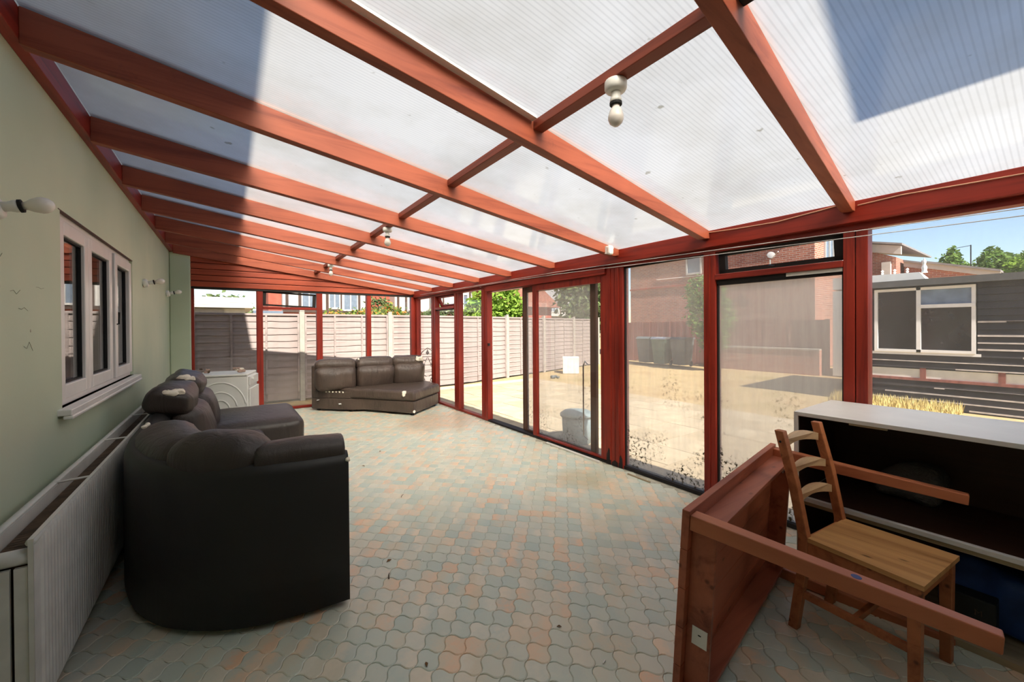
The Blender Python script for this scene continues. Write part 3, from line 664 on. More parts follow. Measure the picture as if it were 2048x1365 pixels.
# ---- washing machine behind the sofa, its pressed side panel to us
ang = math.radians(-13)
WM = Matrix.Translation((0.655, 6.42, 0)) @ Matrix.Rotation(ang, 4, 'Z')      # local x along the seen side, y away
wm = thing('washing_machine', 'white washing machine seen from its side with pressed rings behind the corner sofa', 'washing machine', (0.8, 6.7, 0))
wo_ = ORG['washing_machine']
MB(WM).box(-0.31, 0.31, 0.012, 0.56, 0.03, 0.83).build('body', M['white'], wm, bevel=0.015, seg=3)
MB(WM).box(-0.315, 0.30, 0.0, 0.57, 0.832, 0.862).build('top', M['white'], wm, bevel=0.012, seg=3)
for r_ in (0.10, 0.185, 0.285):
    pts = [(0.0+r_*math.cos(t)*1.0, 0.013, 0.40+r_*math.sin(t)*1.25) for t in [math.pi*(0.06+0.88*k/26) for k in range(27)]]
    MB(WM).tube(pts, 0.010, 8).build('pressed_ring', M['white'], wm, smooth=True)
MB(WM).box(0.312, 0.335, 0.02, 0.55, 0.04, 0.66).build('front_panel', M['white'], wm, bevel=0.006)
MB(WM).box(0.312, 0.33, 0.02, 0.55, 0.70, 0.82).build('control_panel', M['white'], wm, bevel=0.008)
MB(WM).lathe((0.33, 0.12, 0.79), [(0.02, 0), (0.02, 0.02), (0.015, 0.026)], (1, 0, 0), 12).build('dial', M['white'], wm)
for sx in (-0.26, 0.26):
    for sy in (0.06, 0.5): MB(WM).lathe((sx, sy, 0), [(0.022, 0), (0.022, 0.02), (0.012, 0.035)], (0, 0, 1), 10).build('foot', M['black'], wm)
def debris(name, label, cat, c, pieces, mats):
    o = thing(name, label, cat, c)
    for k in range(pieces):
        p = Vector(c)+Vector((R.uniform(-0.05, 0.05), R.uniform(-0.03, 0.03), 0.030+0.02*(k % 3)))
        blob(p, R.uniform(0.014, 0.026), k, (1.1, 0.8, 0.7)).build('scrap', M[mats[k % len(mats)]], o, smooth=True)
M['rag'] = plain('pinkish_rag', srgb(178, 150, 136), 0.9)
tp = WM @ Vector((0.19, 0.12, 0.862)); debris('crumpled_rag', 'crumpled beige rags lying on the right of the washing machine top', 'rag', tuple(tp), 7, ['rag', 'foam', 'rag'])
tp = WM @ Vector((-0.2, 0.16, 0.862)); debris('brown_rag', 'small brown scrap on the left of the washing machine top', 'rag', tuple(tp), 4, ['grime', 'rag'])

# ---- toppled dining table
TL, TH = 1.2276, 0.7586
TM = Matrix.Translation((2.144, 0.911, 0.004)) @ Matrix.Rotation(0.1531, 4, 'Z') @ Matrix.Rotation(0.0616, 4, 'X')
# local: x along the long edge, y+ = outer face of the top (legs point to -y), z up
tb = thing('dining_table', 'stained pine dining table lying on its long side with legs pointing right', 'table', (2.7, 0.6, 0))
for k in range(5):
    z0 = TH*k/5
    MB(TM).box(0, TL, -0.028, 0.0, z0+0.0008, z0+TH/5-0.0008).build('top_board', M['table'], tb, bevel=0.002)
for z0, z1 in ((0.055, 0.075), (TH-0.075, TH-0.055)): MB(TM).box(0.05, TL-0.05, -0.115, -0.028, z0, z1).build('long_apron', M['table'], tb, bevel=0.002)
for x0, x1 in ((0.035, 0.055), (TL-0.055, TL-0.035)): MB(TM).box(x0, x1, -0.115, -0.028, 0.05, TH-0.05).build('short_apron', M['table'], tb, bevel=0.002)
MB(TM).box(0.056, 0.075, -0.045, -0.029, 0.08, TH-0.08).build('batten', M['table'], tb)
for x0 in (0.005, TL-0.063):
    for z0 in (0.015, TH-0.073):
        MB(TM).hexa([(x0, -0.028, z0), (x0+0.058, -0.028, z0), (x0+0.048, -0.776, z0+0.006), (x0+0.008, -0.776, z0+0.006),
                     (x0, -0.028, z0+0.058), (x0+0.058, -0.028, z0+0.058), (x0+0.048, -0.776, z0+0.052), (x0+0.008, -0.776, z0+0.052)]).build('leg', M['tableleg'], tb, bevel=0.004)
lab = MB(TM).box(0.026, 0.0285, -0.10, -0.055, 0.20, 0.27)
MB(TM).box(0.0335, 0.0348, -0.105, -0.050, 0.245, 0.315).build('paper_label', M['white'], tb)['label'] = 'small white paper label'
MB(TM).box(0.0332, 0.0333, -0.083, -0.072, 0.285, 0.29).build('label_print', M['rubber'], tb)
for z0 in (0.10, TH-0.12):
    MB(TM).box(TL-0.13, TL-0.085, -0.10, -0.092, z0, z0+0.03).tube([(TL-0.11, -0.09, z0+0.015), (TL-0.11, -0.15, z0+0.015)], 0.006, 8).build('corner_bolt', M['chrome'], tb)
M['blue_mark'] = plain('blue_paint', srgb(66, 74, 120), 0.5)
MB(TM).lathe((0.03, -0.50, TH-0.0195), [(0.014, 0), (0.012, 0.0015)], (0, 0, 1), 12).build('paint_spot', M['blue_mark'], tb)

# ---- pine ladder-back chair
CM = Matrix.Translation((3.122, 0.53, 0.0)) @ Matrix.Rotation(math.radians(-6), 4, 'Z')   # local: back at +y, front at -y
ch = thing('dining_chair', 'pine ladder-back dining chair with a plank seat behind the toppled table', 'chair', (3.13, 0.53, 0))
for k in range(4):
    x0 = -0.205+k*0.1025
    MB(CM).hexa([(x0*0.93, 0.185, 0.440), ((x0+0.1015)*0.93, 0.185, 0.440), (x0+0.1015, -0.215, 0.440), (x0, -0.215, 0.440),
                 (x0*0.93, 0.185, 0.460), ((x0+0.1015)*0.93, 0.185, 0.460), (x0+0.1015, -0.215, 0.460), (x0, -0.215, 0.460)]).build('seat_plank', M['seat'], ch)
for sx in (-1, 1):
    xs_ = sx*0.177
    def leg_pts(z, y): return [(xs_-0.019, y-0.02, z), (xs_+0.019, y-0.02, z), (xs_+0.019, y+0.02, z), (xs_-0.019, y+0.02, z)]
    rows = [leg_pts(0, 0.245), leg_pts(0.30, 0.205), leg_pts(0.46, 0.20), leg_pts(0.70, 0.245), leg_pts(0.935, 0.305)]
    mb = MB(CM); vs = [p for r_ in rows for p in r_]; fs = [(3, 2, 1, 0), (16, 17, 18, 19)]
    for i in range(4): fs += [(i*4+k, i*4+(k+1) % 4, i*4+4+(k+1) % 4, i*4+4+k) for k in range(4)]
    mb.add(vs, fs).build('back_leg', M['pine'], ch, bevel=0.004)
    MB(CM).hexa([(xs_-0.018, -0.20, 0), (xs_+0.018, -0.20, 0), (xs_+0.018, -0.164, 0), (xs_-0.018, -0.164, 0),
                 (xs_-0.021, -0.205, 0.44), (xs_+0.021, -0.205, 0.44), (xs_+0.021, -0.163, 0.44), (xs_-0.021, -0.163, 0.44)]).build('front_leg', M['pine'], ch, bevel=0.003)
    MB(CM).box(xs_-0.012, xs_+0.012, -0.165, 0.19, 0.385, 0.44).build('side_rail', M['pine'], ch)
    MB(CM).box(xs_-0.010, xs_+0.010, -0.17, 0.215, 0.165, 0.195).build('stretcher', M['pine'], ch)
MB(CM).box(-0.17, 0.17, -0.195, -0.173, 0.385, 0.44).build('front_rail', M['pine'], ch)
MB(CM).box(-0.17, 0.17, 0.19, 0.21, 0.385, 0.44).build('back_rail', M['pine'], ch)
MB(CM).box(-0.175, 0.175, 0.0, 0.02, 0.167, 0.193).build('cross_stretcher', M['pine'], ch)
for zc, yy, hh in ((0.865, 0.285, 0.034), (0.735, 0.252, 0.034), (0.610, 0.225, 0.034)):
    n = 10; pr = []
    for k in range(n+1): t = -1+2*k/n; pr.append((t*0.168, zc-hh*0.75+0.020*(1-t*t)))
    for k in range(n, -1, -1): t = -1+2*k/n; pr.append((t*0.168, zc+hh*0.35+0.028*(1-t*t)))
    vs = [(x, yy+0.020*(1-(x/0.168)**2), z) for x, z in pr]+[(x, yy+0.016+0.020*(1-(x/0.168)**2), z) for x, z in pr]; N = len(pr)
    fs = [tuple(reversed(range(N))), tuple(range(N, 2*N))]+[(i, (i+1) % N, N+(i+1) % N, N+i) for i in range(N)]
    fixn(MB(CM).add(vs, fs).build('back_slat', M['slat'], ch))
for sx in (-1, 1): MB(CM).lathe((sx*0.204, 0.292, 0.885), [(0.006, 0), (0.006, 0.0015)], (sx, 0, 0), 8).build('bolt_hole', M['rubber'], ch)

# ---- white cabinet without doors, in two stacked units
XF, XB, YE, YS = 3.415, 4.015, 0.95, -0.85
def unit(name, label, z0, z1, ye, xf, top_mat):
    u = thing(name, label, 'cabinet', ((xf+XB)/2, (ye+YS)/2, z0))
    B(xf, XB, YS, ye, z1-0.022, z1).build('top', top_mat, u, bevel=0.002)
    B(xf, XB, ye-0.02, ye, z0, z1-0.022).build('side', M['cab_white'], u); B(xf, XB, YS, YS+0.02, z0, z1-0.022).build('side', M['cab_white'], u)
    B(XB-0.015, XB, YS+0.02, ye-0.02, z0, z1-0.022).build('back_panel', M['cab_in'], u)
    B(xf+0.012, XB-0.016, ye-0.0235, ye-0.0205, z0+0.03, z1-0.023).build('lining', M['cab_in'], u)
    B(xf+0.012, XB-0.016, YS+0.022, ye-0.024, z1-0.0265, z1-0.0235).build('lining', M['cab_in'], u)
    return u
u1 = unit('display_cabinet', 'long open white cabinet with a dark brown inside against the glass', 0.455, 0.957, YE, XF, M['cab_white'])
B(XF+0.02, XB-0.016, YS+0.022, YE-0.022, 0.458, 0.478).build('bottom_shelf', M['cab_in'], u1)
B(XF-0.004, XF+0.02, YS+0.02, YE-0.02, 0.455, 0.480).build('shelf_edge', M['cab_white'], u1, bevel=0.003)
B(XF+0.004, XF+0.02, 0.55, 0.70, 0.925, 0.935).build('hinge_block', M['cab_edge'], u1); B(XF+0.004, XF+0.02, -0.05, 0.12, 0.925, 0.935).build('hinge_block', M['cab_edge'], u1)
u2_ = unit('base_cabinet', 'lower open cabinet with a bare board end under the white cabinet', 0.0, 0.452, 0.935, 3.43, M['cab_edge'])
B(3.425, XB, 0.917, 0.94, 0.0, 0.43).build('bare_end', M['cab_edge'], u2_)
B(3.43, XB, YS+0.022, 0.912, 0.0, 0.03).build('plinth_board', M['cab_edge'], u2_)
# crumpled clear bag on the upper shelf, blue sack and boards below
t = NT('crumpled_polythene'); v = t.coord('World'); b_ = t.bsdf(srgb(92, 88, 86), 0.18, t.bump(t.noise(v, 18, 5, 0.7, 1.0), 0.9, 0.03), 0.6); M['poly'] = t.end(b_)
M['bluebag'] = plain('blue_woven_sack', srgb(34, 66, 128), 0.5, 0.2, 5, 0.4)
bag = MB().rbox((3.86, 0.55, 0.575), (0.085, 0.16, 0.085), 0.06, (0, 0, 0.02), 10, wob=0.06).build('plastic_bag', M['poly'], smooth=True)
tag(bag, 'crumpled clear plastic bag lying on the brown cabinet shelf', 'bag')
sk = MB().rbox((3.74, 0.02, 0.185), (0.15, 0.36, 0.15), 0.05, (0.0, 0.0, 0.0), 14, wob=0.075).build('blue_sack', M['bluebag'], smooth=True)
tag(sk, 'slumped blue sack in the dark lower cabinet', 'sack')
bb = thing('black_box', 'black box with a small pale letter on it in front of the blue sack', 'box', (3.50, 0.27, 0.03))
B(3.452, 3.54, 0.205, 0.34, 0.03, 0.235).build('body', M['black'], bb, bevel=0.006)
MK = lambda pts: MB().tube([(3.4515, y, z) for y, z in pts], 0.0022, 5)
MK([(0.266, 0.163), (0.266, 0.187), (0.257, 0.175), (0.248, 0.187), (0.248, 0.163)]).build('letter_mark', M['doorgrey'], bb)
pl = B(3.05, 3.13, -0.75, 0.10, 0.0, 0.018).build('loose_board', M['pine'], bevel=0.002); tag(pl, 'loose thin board on the floor before the lower cabinet', 'board')
# ---- bare bulbs in batten holders: three on the noggins, three on the wall
M['bulb'] = plain('opal_bulb', srgb(236, 228, 220), 0.25, 0.02, spec=0.6)
def lamp(label, base, axis, group, neck=1.0):
    o = thing('bulb_holder', label, 'light fitting', base, group); d = Vector(axis).normalized()
    MB().lathe(base, [(0.044, 0), (0.046, 0.004), (0.046, 0.030), (0.040, 0.040), (0.030, 0.044)], d, 20).build('rose', M['white'], o, smooth=True)
    b2 = Vector(base)+d*0.042
    MB().lathe(b2, [(0.019, 0), (0.019, 0.018), (0.024, 0.034), (0.025, 0.046)], d, 16).build('lampholder', M['white'], o, smooth=True)
    MB().lathe(b2+d*0.045, [(0.0255, 0), (0.0255, 0.010)], d, 16).build('collar', M['rubber'], o)
    MB().lathe(b2+d*0.052, [(0.014, 0), (0.016, 0.012), (0.026, 0.030), (0.032, 0.050), (0.032, 0.062), (0.026, 0.078), (0.012, 0.090), (0.001, 0.092)], d, 20).build('bulb', M['bulb'], o, smooth=True)
zn = 2.472
for y, lb in ((1.115, 'bare bulb in a white ceiling holder nearest to us on the roof'), (4.06, 'bare bulb hanging from the roof in the middle of the room'), (6.84, 'smallest and farthest bare bulb under the roof')):
    lamp(lb, (2.083, y, zn), (0, 0, -1), 'bare bulbs under the roof')
for y, z, lb in ((2.42, 1.925, 'large bare bulb sticking out of the wall at the left edge'), (5.86, 1.955, 'bare wall bulb just beyond the white window'), (7.80, 1.985, 'farthest bare wall bulb by the green pier')):
    lamp(lb, (0.0, y, z), (1, 0, 0.22), 'bare bulbs on the green wall')
# ---- alarm sensor, washing lines, loose cable
sn = thing('alarm_sensor', 'white rounded alarm sensor on the rafter end', 'sensor', (3.80, 2.645, 2.19))
MB().rbox((3.80, 2.640, 2.20), (0.032, 0.024, 0.046), 0.022, n=7).build('body', M['white'], sn, smooth=True)
MB().box(3.778, 3.822, 2.614, 2.618, 2.212, 2.222).build('lens', M['upvc'], sn); MB().box(3.77, 3.83, 2.66, 2.682, 2.165, 2.24).build('bracket', M['white'], sn)
M['line'] = plain('white_plastic_line', srgb(206, 204, 200), 0.5)
for k, (dz, lb) in enumerate(((0.0, 'upper white washing line strung along the glazed wall'), (-0.036, 'lower white washing line strung along the glazed wall'))):
    tag(MB().tube([(3.90, -1.2, 1.985+dz), (3.90, 0.2, 2.012+dz), (3.90, 2.0, 2.062+dz), (3.90, 3.5, 2.098+dz*0.7), (3.92, 5.4, 2.112+dz*0.3), (3.965, 7.8, 2.135)], 0.0026, 6).build('washing_line', M['line']), lb, 'washing line')
M['cable'] = plain('cream_cable', srgb(200, 150, 120), 0.5)
tag(MB().tube([(3.975, 1.78, 2.22), (3.972, 1.55, 2.205), (3.972, 1.25, 2.195), (3.974, 1.0, 2.215), (3.972, 0.88, 2.225)], 0.004, 6).build('loose_cable', M['cable']), 'thin loose cable sagging on the eaves beam over the vent', 'cable')
tag(MB().tube([(3.974, 0.80, 2.20), (3.972, 0.6, 2.21), (3.972, 0.35, 2.20), (3.974, 0.0, 2.19), (3.974, -0.6, 2.22)], 0.004, 6).build('loose_cable', M['cable']), 'thin loose cable on the eaves beam over the right-hand pane', 'cable')
# ---- litter on the floor
tag(MB().hexa([(3.955, 2.95, 0.0), (3.985, 2.95, 0.0), (4.00, 3.84, 0.0), (3.97, 3.84, 0.0), (3.957, 2.95, 0.018), (3.982, 2.95, 0.022), (3.998, 3.84, 0.020), (3.972, 3.84, 0.016)]).build('wooden_strip', M['white_wood'], bevel=0.003), 'broken white wooden strip lying along the sliding door', 'strip')
tag(MB().hexa([(3.93, 2.30, 0.0), (3.95, 2.30, 0.0), (3.96, 2.56, 0.0), (3.94, 2.56, 0.0), (3.93, 2.30, 0.01), (3.95, 2.30, 0.01), (3.96, 2.56, 0.01), (3.94, 2.56, 0.01)]).build('wooden_strip', M['cab_edge']), 'short bare wooden strip lying under the first dirty pane', 'strip')
M['twig'] = plain('dry_twig', srgb(84, 66, 48), 0.9); M['leafdry'] = plain('dry_leaf', srgb(120, 86, 50), 0.9)
def twig(lb, x, y, L, a, r=0.004):
    d = Vector((math.cos(a), math.sin(a), 0))
    tag(MB().tube([(x, y, r), (x+d.x*L*0.5, y+d.y*L*0.5+0.006, r*1.6), (x+d.x*L, y+d.y*L, r)], [r, r*0.8, r*0.5], 6).build('twig', M['twig']), lb, 'twig', 'twigs on the tiles')
twig('stubby brown twig on the tiles beside the toppled table', 2.0, 0.95, 0.05, 0.3, 0.007)
twig('crooked dark twig on the tiles right of the corner sofa', 1.50, 2.30, 0.055, 1.2)
twig('thin twig in the middle of the tiled floor', 1.95, 3.35, 0.06, 0.9, 0.003)
def leaf(lb, x, y, a, s=0.02):
    d = Vector((math.cos(a), math.sin(a), 0)); q = Vector((-d.y, d.x, 0)); c = Vector((x, y, 0.003))
    p = [c-d*s, c+q*s*0.5+Vector((0, 0, 0.006)), c+d*s, c-q*s*0.5+Vector((0, 0, 0.004))]
    tag(MB().add([*p, *[v-Vector((0, 0, 0.002)) for v in p]], [(0, 1, 2, 3), (7, 6, 5, 4), (0, 4, 5, 1), (1, 5, 6, 2), (2, 6, 7, 3), (3, 7, 4, 0)]).build('dry_leaf', M['leafdry']), lb, 'leaf', 'dry leaves on the tiles')
leaf('curled dry leaf on the tiles close to the corner sofa end', 1.56, 2.48, 0.4); leaf('dry leaf on the tiles near the bottom edge of the picture', 1.44, 1.62, 1.4, 0.014)
leaf('dry leaf on the tiles halfway to the far sofa', 1.9, 4.35, 2.0, 0.024); leaf('dry leaf just beyond the halfway leaf on the tiles', 2.2, 4.75, 1.0, 0.022)
leaf('small dry leaf on the tiles left of the toppled table', 2.05, 1.45, 2.5, 0.012)
M['chalk'] = plain('white_scrap', srgb(235, 232, 225), 0.7)
def scrap(lb, x, y, a, L=0.03): 
    d = Vector((math.cos(a), math.sin(a), 0))
    tag(MB().tube([(x, y, 0.003), (x+d.x*L, y+d.y*L, 0.0035)], 0.0028, 6).build('white_scrap', M['chalk']), lb, 'scrap', 'white scraps on the tiles')
scrap('white scrap on the tiles just left of the toppled table', 2.06, 1.18, 0.3, 0.022); scrap('white scrap on the tiles at the bottom edge of the picture', 1.14, 1.50, 2.4, 0.035); scrap('white scrap on the tiles right of the corner sofa', 1.72, 2.35, 1.0, 0.025)

# ================================================================== OUTSIDE
GZ = -0.10
def mat_ground():
    t = NT('dry_lawn'); v = t.coord('World')
    n = t.noise(v, 0.6, 5, 0.65); c = t.ramp(n, [(0.3, srgb(160, 132, 94)), (0.5, srgb(180, 157, 118)), (0.72, srgb(154, 136, 90))])
    n2 = t.noise(v, 9, 5, 0.7); c = t.mix(t.ramp(n2, [(0.4, (0, 0, 0)), (0.7, (0.4,)*3)]), c, srgb(150, 128, 84))
    return t.end(t.bsdf(c, 0.9, t.bump(n2, 0.4, 0.03), 0.1))
M['lawn'] = mat_ground()
gr = B(-30, 70, -30, 75, -0.6, GZ-0.03).build('lawn', M['lawn']); gr['kind'] = 'structure'; gr['label'] = 'sun-bleached dry lawn'
# paving slabs outside the doors
M['slab'] = plain('sandstone_slab', srgb(176, 158, 128), 0.85, 0.10, 3.0, 0.2); M['slab2'] = plain('pale_slab', srgb(184, 167, 138), 0.85, 0.10, 3.0, 0.2)
pv = B(4.13, 8.4, 0.2, 9.75, GZ-0.05, GZ-0.015).build('patio', M['grout']); pv['kind'] = 'structure'; pv['label'] = 'patio of pale square slabs outside the doors'
sl = bpy.data.meshes.new('slab'); sl_b = MB().box(-0.296, 0.296, -0.296, 0.296, 0, 0.02); sl.from_pydata([tuple(p) for p in sl_b.v], [], sl_b.f); sl.materials.append(M['slab'])
sl2 = sl.copy(); sl2.materials.clear(); sl2.materials.append(M['slab2'])
for i in range(7):
    for j in range(15):
        o = bpy.data.objects.new('slab', R.choice([sl, sl2])); col.objects.link(o); o.parent = pv
        o.location = Vector((4.45+i*0.6, 0.55+j*0.6, GZ-0.02+R.uniform(-0.003, 0.003)))-ORG[pv.name]; o.rotation_euler = (0, 0, R.uniform(-0.01, 0.01))
B(4.125, 4.16, -1.3, 8.4, GZ-0.05, 0.0).build('trim_2', M['slab'])['kind'] = 'structure'

# ---- lap fence: panels of slats between concrete posts
M['fence'] = wood('weathered_fence', srgb(160, 147, 141), srgb(116, 103, 97), 'X', 0.9, 0.35)
M['conc'] = plain('concrete_post', srgb(164, 157, 145), 0.9, 0.08, 12, 0.3)
NS, FH = 13, 1.84
def slat_mesh(L, seed):
    rr = random.Random(seed); n = 10; h = FH/NS*1.18; vs = []
    lo = [rr.uniform(-0.008, 0.008) for _ in range(n+1)]
    for i in range(n+1):
        x = -L/2 + L*i/n; e = lo[i]
        vs += [(x, -0.022, e), (x, -0.004, h), (x, 0.004, h), (x, -0.008, e)]
    fs = [(3, 2, 1, 0), (4*n, 4*n+1, 4*n+2, 4*n+3)]
    for i in range(n): fs += [(i*4+k, i*4+(k+1) % 4, i*4+4+(k+1) % 4, i*4+4+k) for k in range(4)]
    me = bpy.data.meshes.new('slat'); me.from_pydata(vs, [], fs); me.materials.append(M['fence'])
    bm = bmesh.new(); bm.from_mesh(me); bmesh.ops.recalc_face_normals(bm, faces=bm.faces); bm.to_mesh(me); bm.free(); return me
SLATS = {}
def child(name, me, parent, loc=(0, 0, 0)):
    o = bpy.data.objects.new(name, me); col.objects.link(o); o.parent = parent; o.location = loc; return o
def mesh_of(mb, name, mat):
    me = mb.mesh(name); me.materials.append(mat); return me
def fence_run(P0, P1, n, labels, z0=GZ, battens=4):
    P0, P1 = Vector((*P0, 0)), Vector((*P1, 0)); d = (P1-P0)/n; L = d.length-0.104; a = math.atan2(d.y, d.x)
    key = round(L, 3)
    if key not in SLATS:
        SLATS[key] = [slat_mesh(L, k) for k in range(5)] + [mesh_of(MB().box(-0.018, 0.018, -0.042, -0.012, 0.02, FH), 'batten', M['fence']), mesh_of(MB().box(-L/2, L/2, -0.04, 0.03, FH, FH+0.025), 'cap_rail', M['fence'])]
    S_ = SLATS[key]
    for i in range(n):
        c = P0 + d*(i+0.5)
        o = thing('garden_fence', labels[i], 'fence panel', (c.x, c.y, z0), 'grey lap fence panels'); o.rotation_euler = (0, 0, a)
        for k in range(NS): child('slat', S_[R.randrange(5)], o, (0, 0, 0.02+k*FH/NS))
        for k in range(battens): child('batten', S_[5], o, (-L/2+0.02+(L-0.04)*k/(battens-1), 0, 0))
        child('cap_rail', S_[6], o)
def fence_post(lb, x, y, h=1.93):
    PM = Matrix.Translation((x, y, 0)) @ Matrix.Rotation(0.25 if x > 6.5 else 0.0, 4, 'Z')
    tag(MB(PM).prism([(-0.05, -0.06), (0.05, -0.06), (0.05, 0.05), (-0.05, 0.05)], GZ-0.03, GZ+h).prism([(-0.05, -0.06), (0.05, -0.06), (0.03, 0.0), (-0.03, 0.0)], GZ+h, GZ+h+0.03).build('fence_post', M['conc'], bevel=0.008), lb, 'fence post', 'concrete fence posts')
FY = 9.90
fence_run((-1.83, FY), (5.97, FY), 4, ['fence panel at the far left behind the washing machine', 'fence panel behind the door-like pane of the far wall', 'fence panel behind the middle of the far wall', 'fence panel behind the far right corner post'])
fence_run((5.97, FY), (13.6, 11.85), 4, ['fence panel seen past the open top vent', 'fence panel seen in the open doorway', 'fence panel behind the white box', 'last fence panel before the brick house'])
for i, (x, y) in enumerate(((-1.83, FY), (0.12, FY), (2.07, FY), (4.02, FY), (5.97, FY), (7.88, 10.39), (9.79, 10.88), (11.69, 11.36), (13.6, 11.85))):
    fence_post(ordw(i)+' concrete fence post counted from the left', x, y)

# ---- plants
def mat_leaf(name, c1, c2, flower=None):
    t = NT(name); v = t.coord('World'); n = t.noise(v, 3.5, 3)
    c = t.ramp(n, [(0.3, c1), (0.7, c2)])
    if flower: c = t.mix(t.ramp(t.noise(v, 7, 2), [(0.55, (0, 0, 0)), (0.60, (1, 1, 1))]), c, flower)
    d = t.n('ShaderNodeBsdfDiffuse'); tr = t.n('ShaderNodeBsdfTranslucent'); t.l(c, d.inputs[0]); t.l(c, tr.inputs[0])
    mx = t.n('ShaderNodeMixShader'); mx.inputs[0].default_value = 0.3; t.l(d.outputs[0], mx.inputs[1]); t.l(tr.outputs[0], mx.inputs[2]); return t.end(mx)
M['leaf_a'] = mat_leaf('bright_green_leaves', srgb(96, 128, 44), srgb(158, 184, 84)); M['leaf_b'] = mat_leaf('hedge_leaves', srgb(84, 110, 52), srgb(150, 166, 84), srgb(226, 132, 70))
M['leaf_c'] = mat_leaf('tree_leaves', srgb(70, 98, 48), srgb(124, 150, 82)); M['leaf_d'] = mat_leaf('dull_tree_leaves', srgb(78, 98, 62), srgb(132, 146, 98))
M['bark'] = plain('bark', srgb(98, 82, 66), 0.9, 0.2, 8)
def plant(name, label, cat, base, lumps, mat, n, ls, group=None, trunk=True):
    """lumps: (centre offset, radii); leaves are small bent quads through and round the lumps"""
    o = thing(name, label, cat, base, group); rr = random.Random(label); mb = MB(); b = Vector(base)
    tot = sum(r[0]*r[2] for _, r in lumps)
    for c, rad in lumps:
        for _ in range(int(n*rad[0]*rad[2]/tot)):
            d = Vector((rr.gauss(0, 1), rr.gauss(0, 1), rr.gauss(0, 1))).normalized(); k = rr.uniform(0.55, 1.0)**0.5*(1+0.12*rr.gauss(0, 1))
            p = b+Vector(c)+Vector((d.x*rad[0], d.y*rad[1], d.z*rad[2]))*k
            if p.z < b.z: continue
            a = Vector((rr.gauss(0, 1), rr.gauss(0, 1), rr.gauss(0, 0.6))).normalized(); q = a.cross(Vector((rr.gauss(0, 1), rr.gauss(0, 1), rr.gauss(0, 1)))).normalized(); s = ls*rr.uniform(0.6, 1.3)
            mb.add([p-a*s, p+q*s*0.5, p+a*s, p-q*s*0.5], [(0, 1, 2, 3)])
    f = mb.build('foliage', M[mat], o); f['kind'] = 'stuff'
    if trunk:
        for c, rad in lumps[:4]:
            top = b+Vector(c); MB().tube([b, b+(top-b)*0.5+Vector((0.03, 0.02, 0)), top], [0.05+0.02*rad[0], 0.04, 0.015], 7).build('stem', M['bark'], o)
    return o
plant('bush', 'bright green bush above the fence in the open doorway', 'bush', (8.7, 12.2, GZ), [((0, 0, 2.2), (1.0, 0.6, 1.0)), ((-0.7, 0, 1.9), (0.7, 0.5, 0.8)), ((0.55, 0, 2.3), (0.55, 0.5, 0.75)), ((0, 0, 1.2), (1.0, 0.5, 1.0))], 'leaf_a', 5200, 0.10)
plant('flowering_hedge', 'flowering hedge with orange blooms above the fence behind the far sofa', 'hedge', (3.6, 11.3, GZ), [((-0.5, 0, 1.55), (0.8, 0.5, 0.45)), ((0.35, 0, 1.6), (0.7, 0.5, 0.5)), ((0.9, 0, 1.7), (0.5, 0.4, 0.5))], 'leaf_b', 4200, 0.06)
plant('hedge', 'loose green hedge above the fence right of the orange blooms', 'hedge', (5.05, 12.5, GZ), [((-0.5, 0, 1.9), (0.5, 0.4, 0.65)), ((0.3, 0, 1.55), (0.7, 0.4, 0.5)), ((1.15, 0, 1.5), (0.7, 0.4, 0.5))], 'leaf_d', 3600, 0.06)
plant('hedge', 'low pale hedge above the fence below the half-timbered gable', 'hedge', (7.3, 13.6, GZ), [((0, 0, 1.9), (0.8, 0.4, 0.5)), ((-0.9, 0, 1.7), (0.7, 0.4, 0.4))], 'leaf_d', 2600, 0.07)
plant('tree', 'tall leafy tree behind the grey weathered door stile', 'tree', (17.0, 16.0, GZ), [((0, 0, 3.4), (1.7, 1.5, 2.0)), ((0.8, 0, 2.6), (1.4, 1.2, 1.4)), ((-0.6, 0, 4.6), (1.2, 1.2, 1.4)), ((1.4, 0, 4.4), (1.1, 1.1, 1.6))], 'leaf_d', 6000, 0.16)
plant('tree', 'distant tree over the white garage roof', 'tree', (0.4, 36.0, GZ), [((0, 0, 2.4), (2.0, 1.5, 1.6)), ((-1.6, 0, 2.2), (1.6, 1.2, 1.3))], 'leaf_d', 3000, 0.2)
plant('tree', 'feathery tree left of the aerial above the dark outbuilding', 'tree', (34.0, 4.12, GZ), [((0, 0.1, 4.6), (1.2, 0.6, 0.8)), ((0, -0.27, 4.15), (1.2, 0.66, 0.9)), ((0, 0.5, 3.95), (1.0, 0.55, 0.8)), ((0, 0, 5.35), (0.6, 0.28, 0.5))], 'leaf_c', 3600, 0.12)
plant('tree', 'rounded tree right of the aerial above the dark outbuilding', 'tree', (30.0, 2.2, GZ), [((0, 0.15, 4.2), (1.2, 0.5, 0.85)), ((0, -0.3, 3.9), (1.2, 0.55, 0.8)), ((0, 0.45, 3.5), (1.0, 0.35, 0.6))], 'leaf_c', 4200, 0.11)
plant('tree', 'tree at the right edge above the dark outbuilding', 'tree', (26.8, 0.86, GZ), [((0, 0.2, 3.7), (1.2, 0.55, 0.75)), ((0, -0.5, 3.9), (1.2, 0.7, 0.9))], 'leaf_c', 3000, 0.11)
plant('shrub', 'climbing shrub on the dark outbuilding roof at the right edge', 'shrub', (12.6, 0.55, 2.42), [((0, 0.05, 0.12), (0.4, 0.22, 0.12)), ((0, -0.3, 0.2), (0.4, 0.3, 0.22))], 'leaf_a', 900, 0.05)
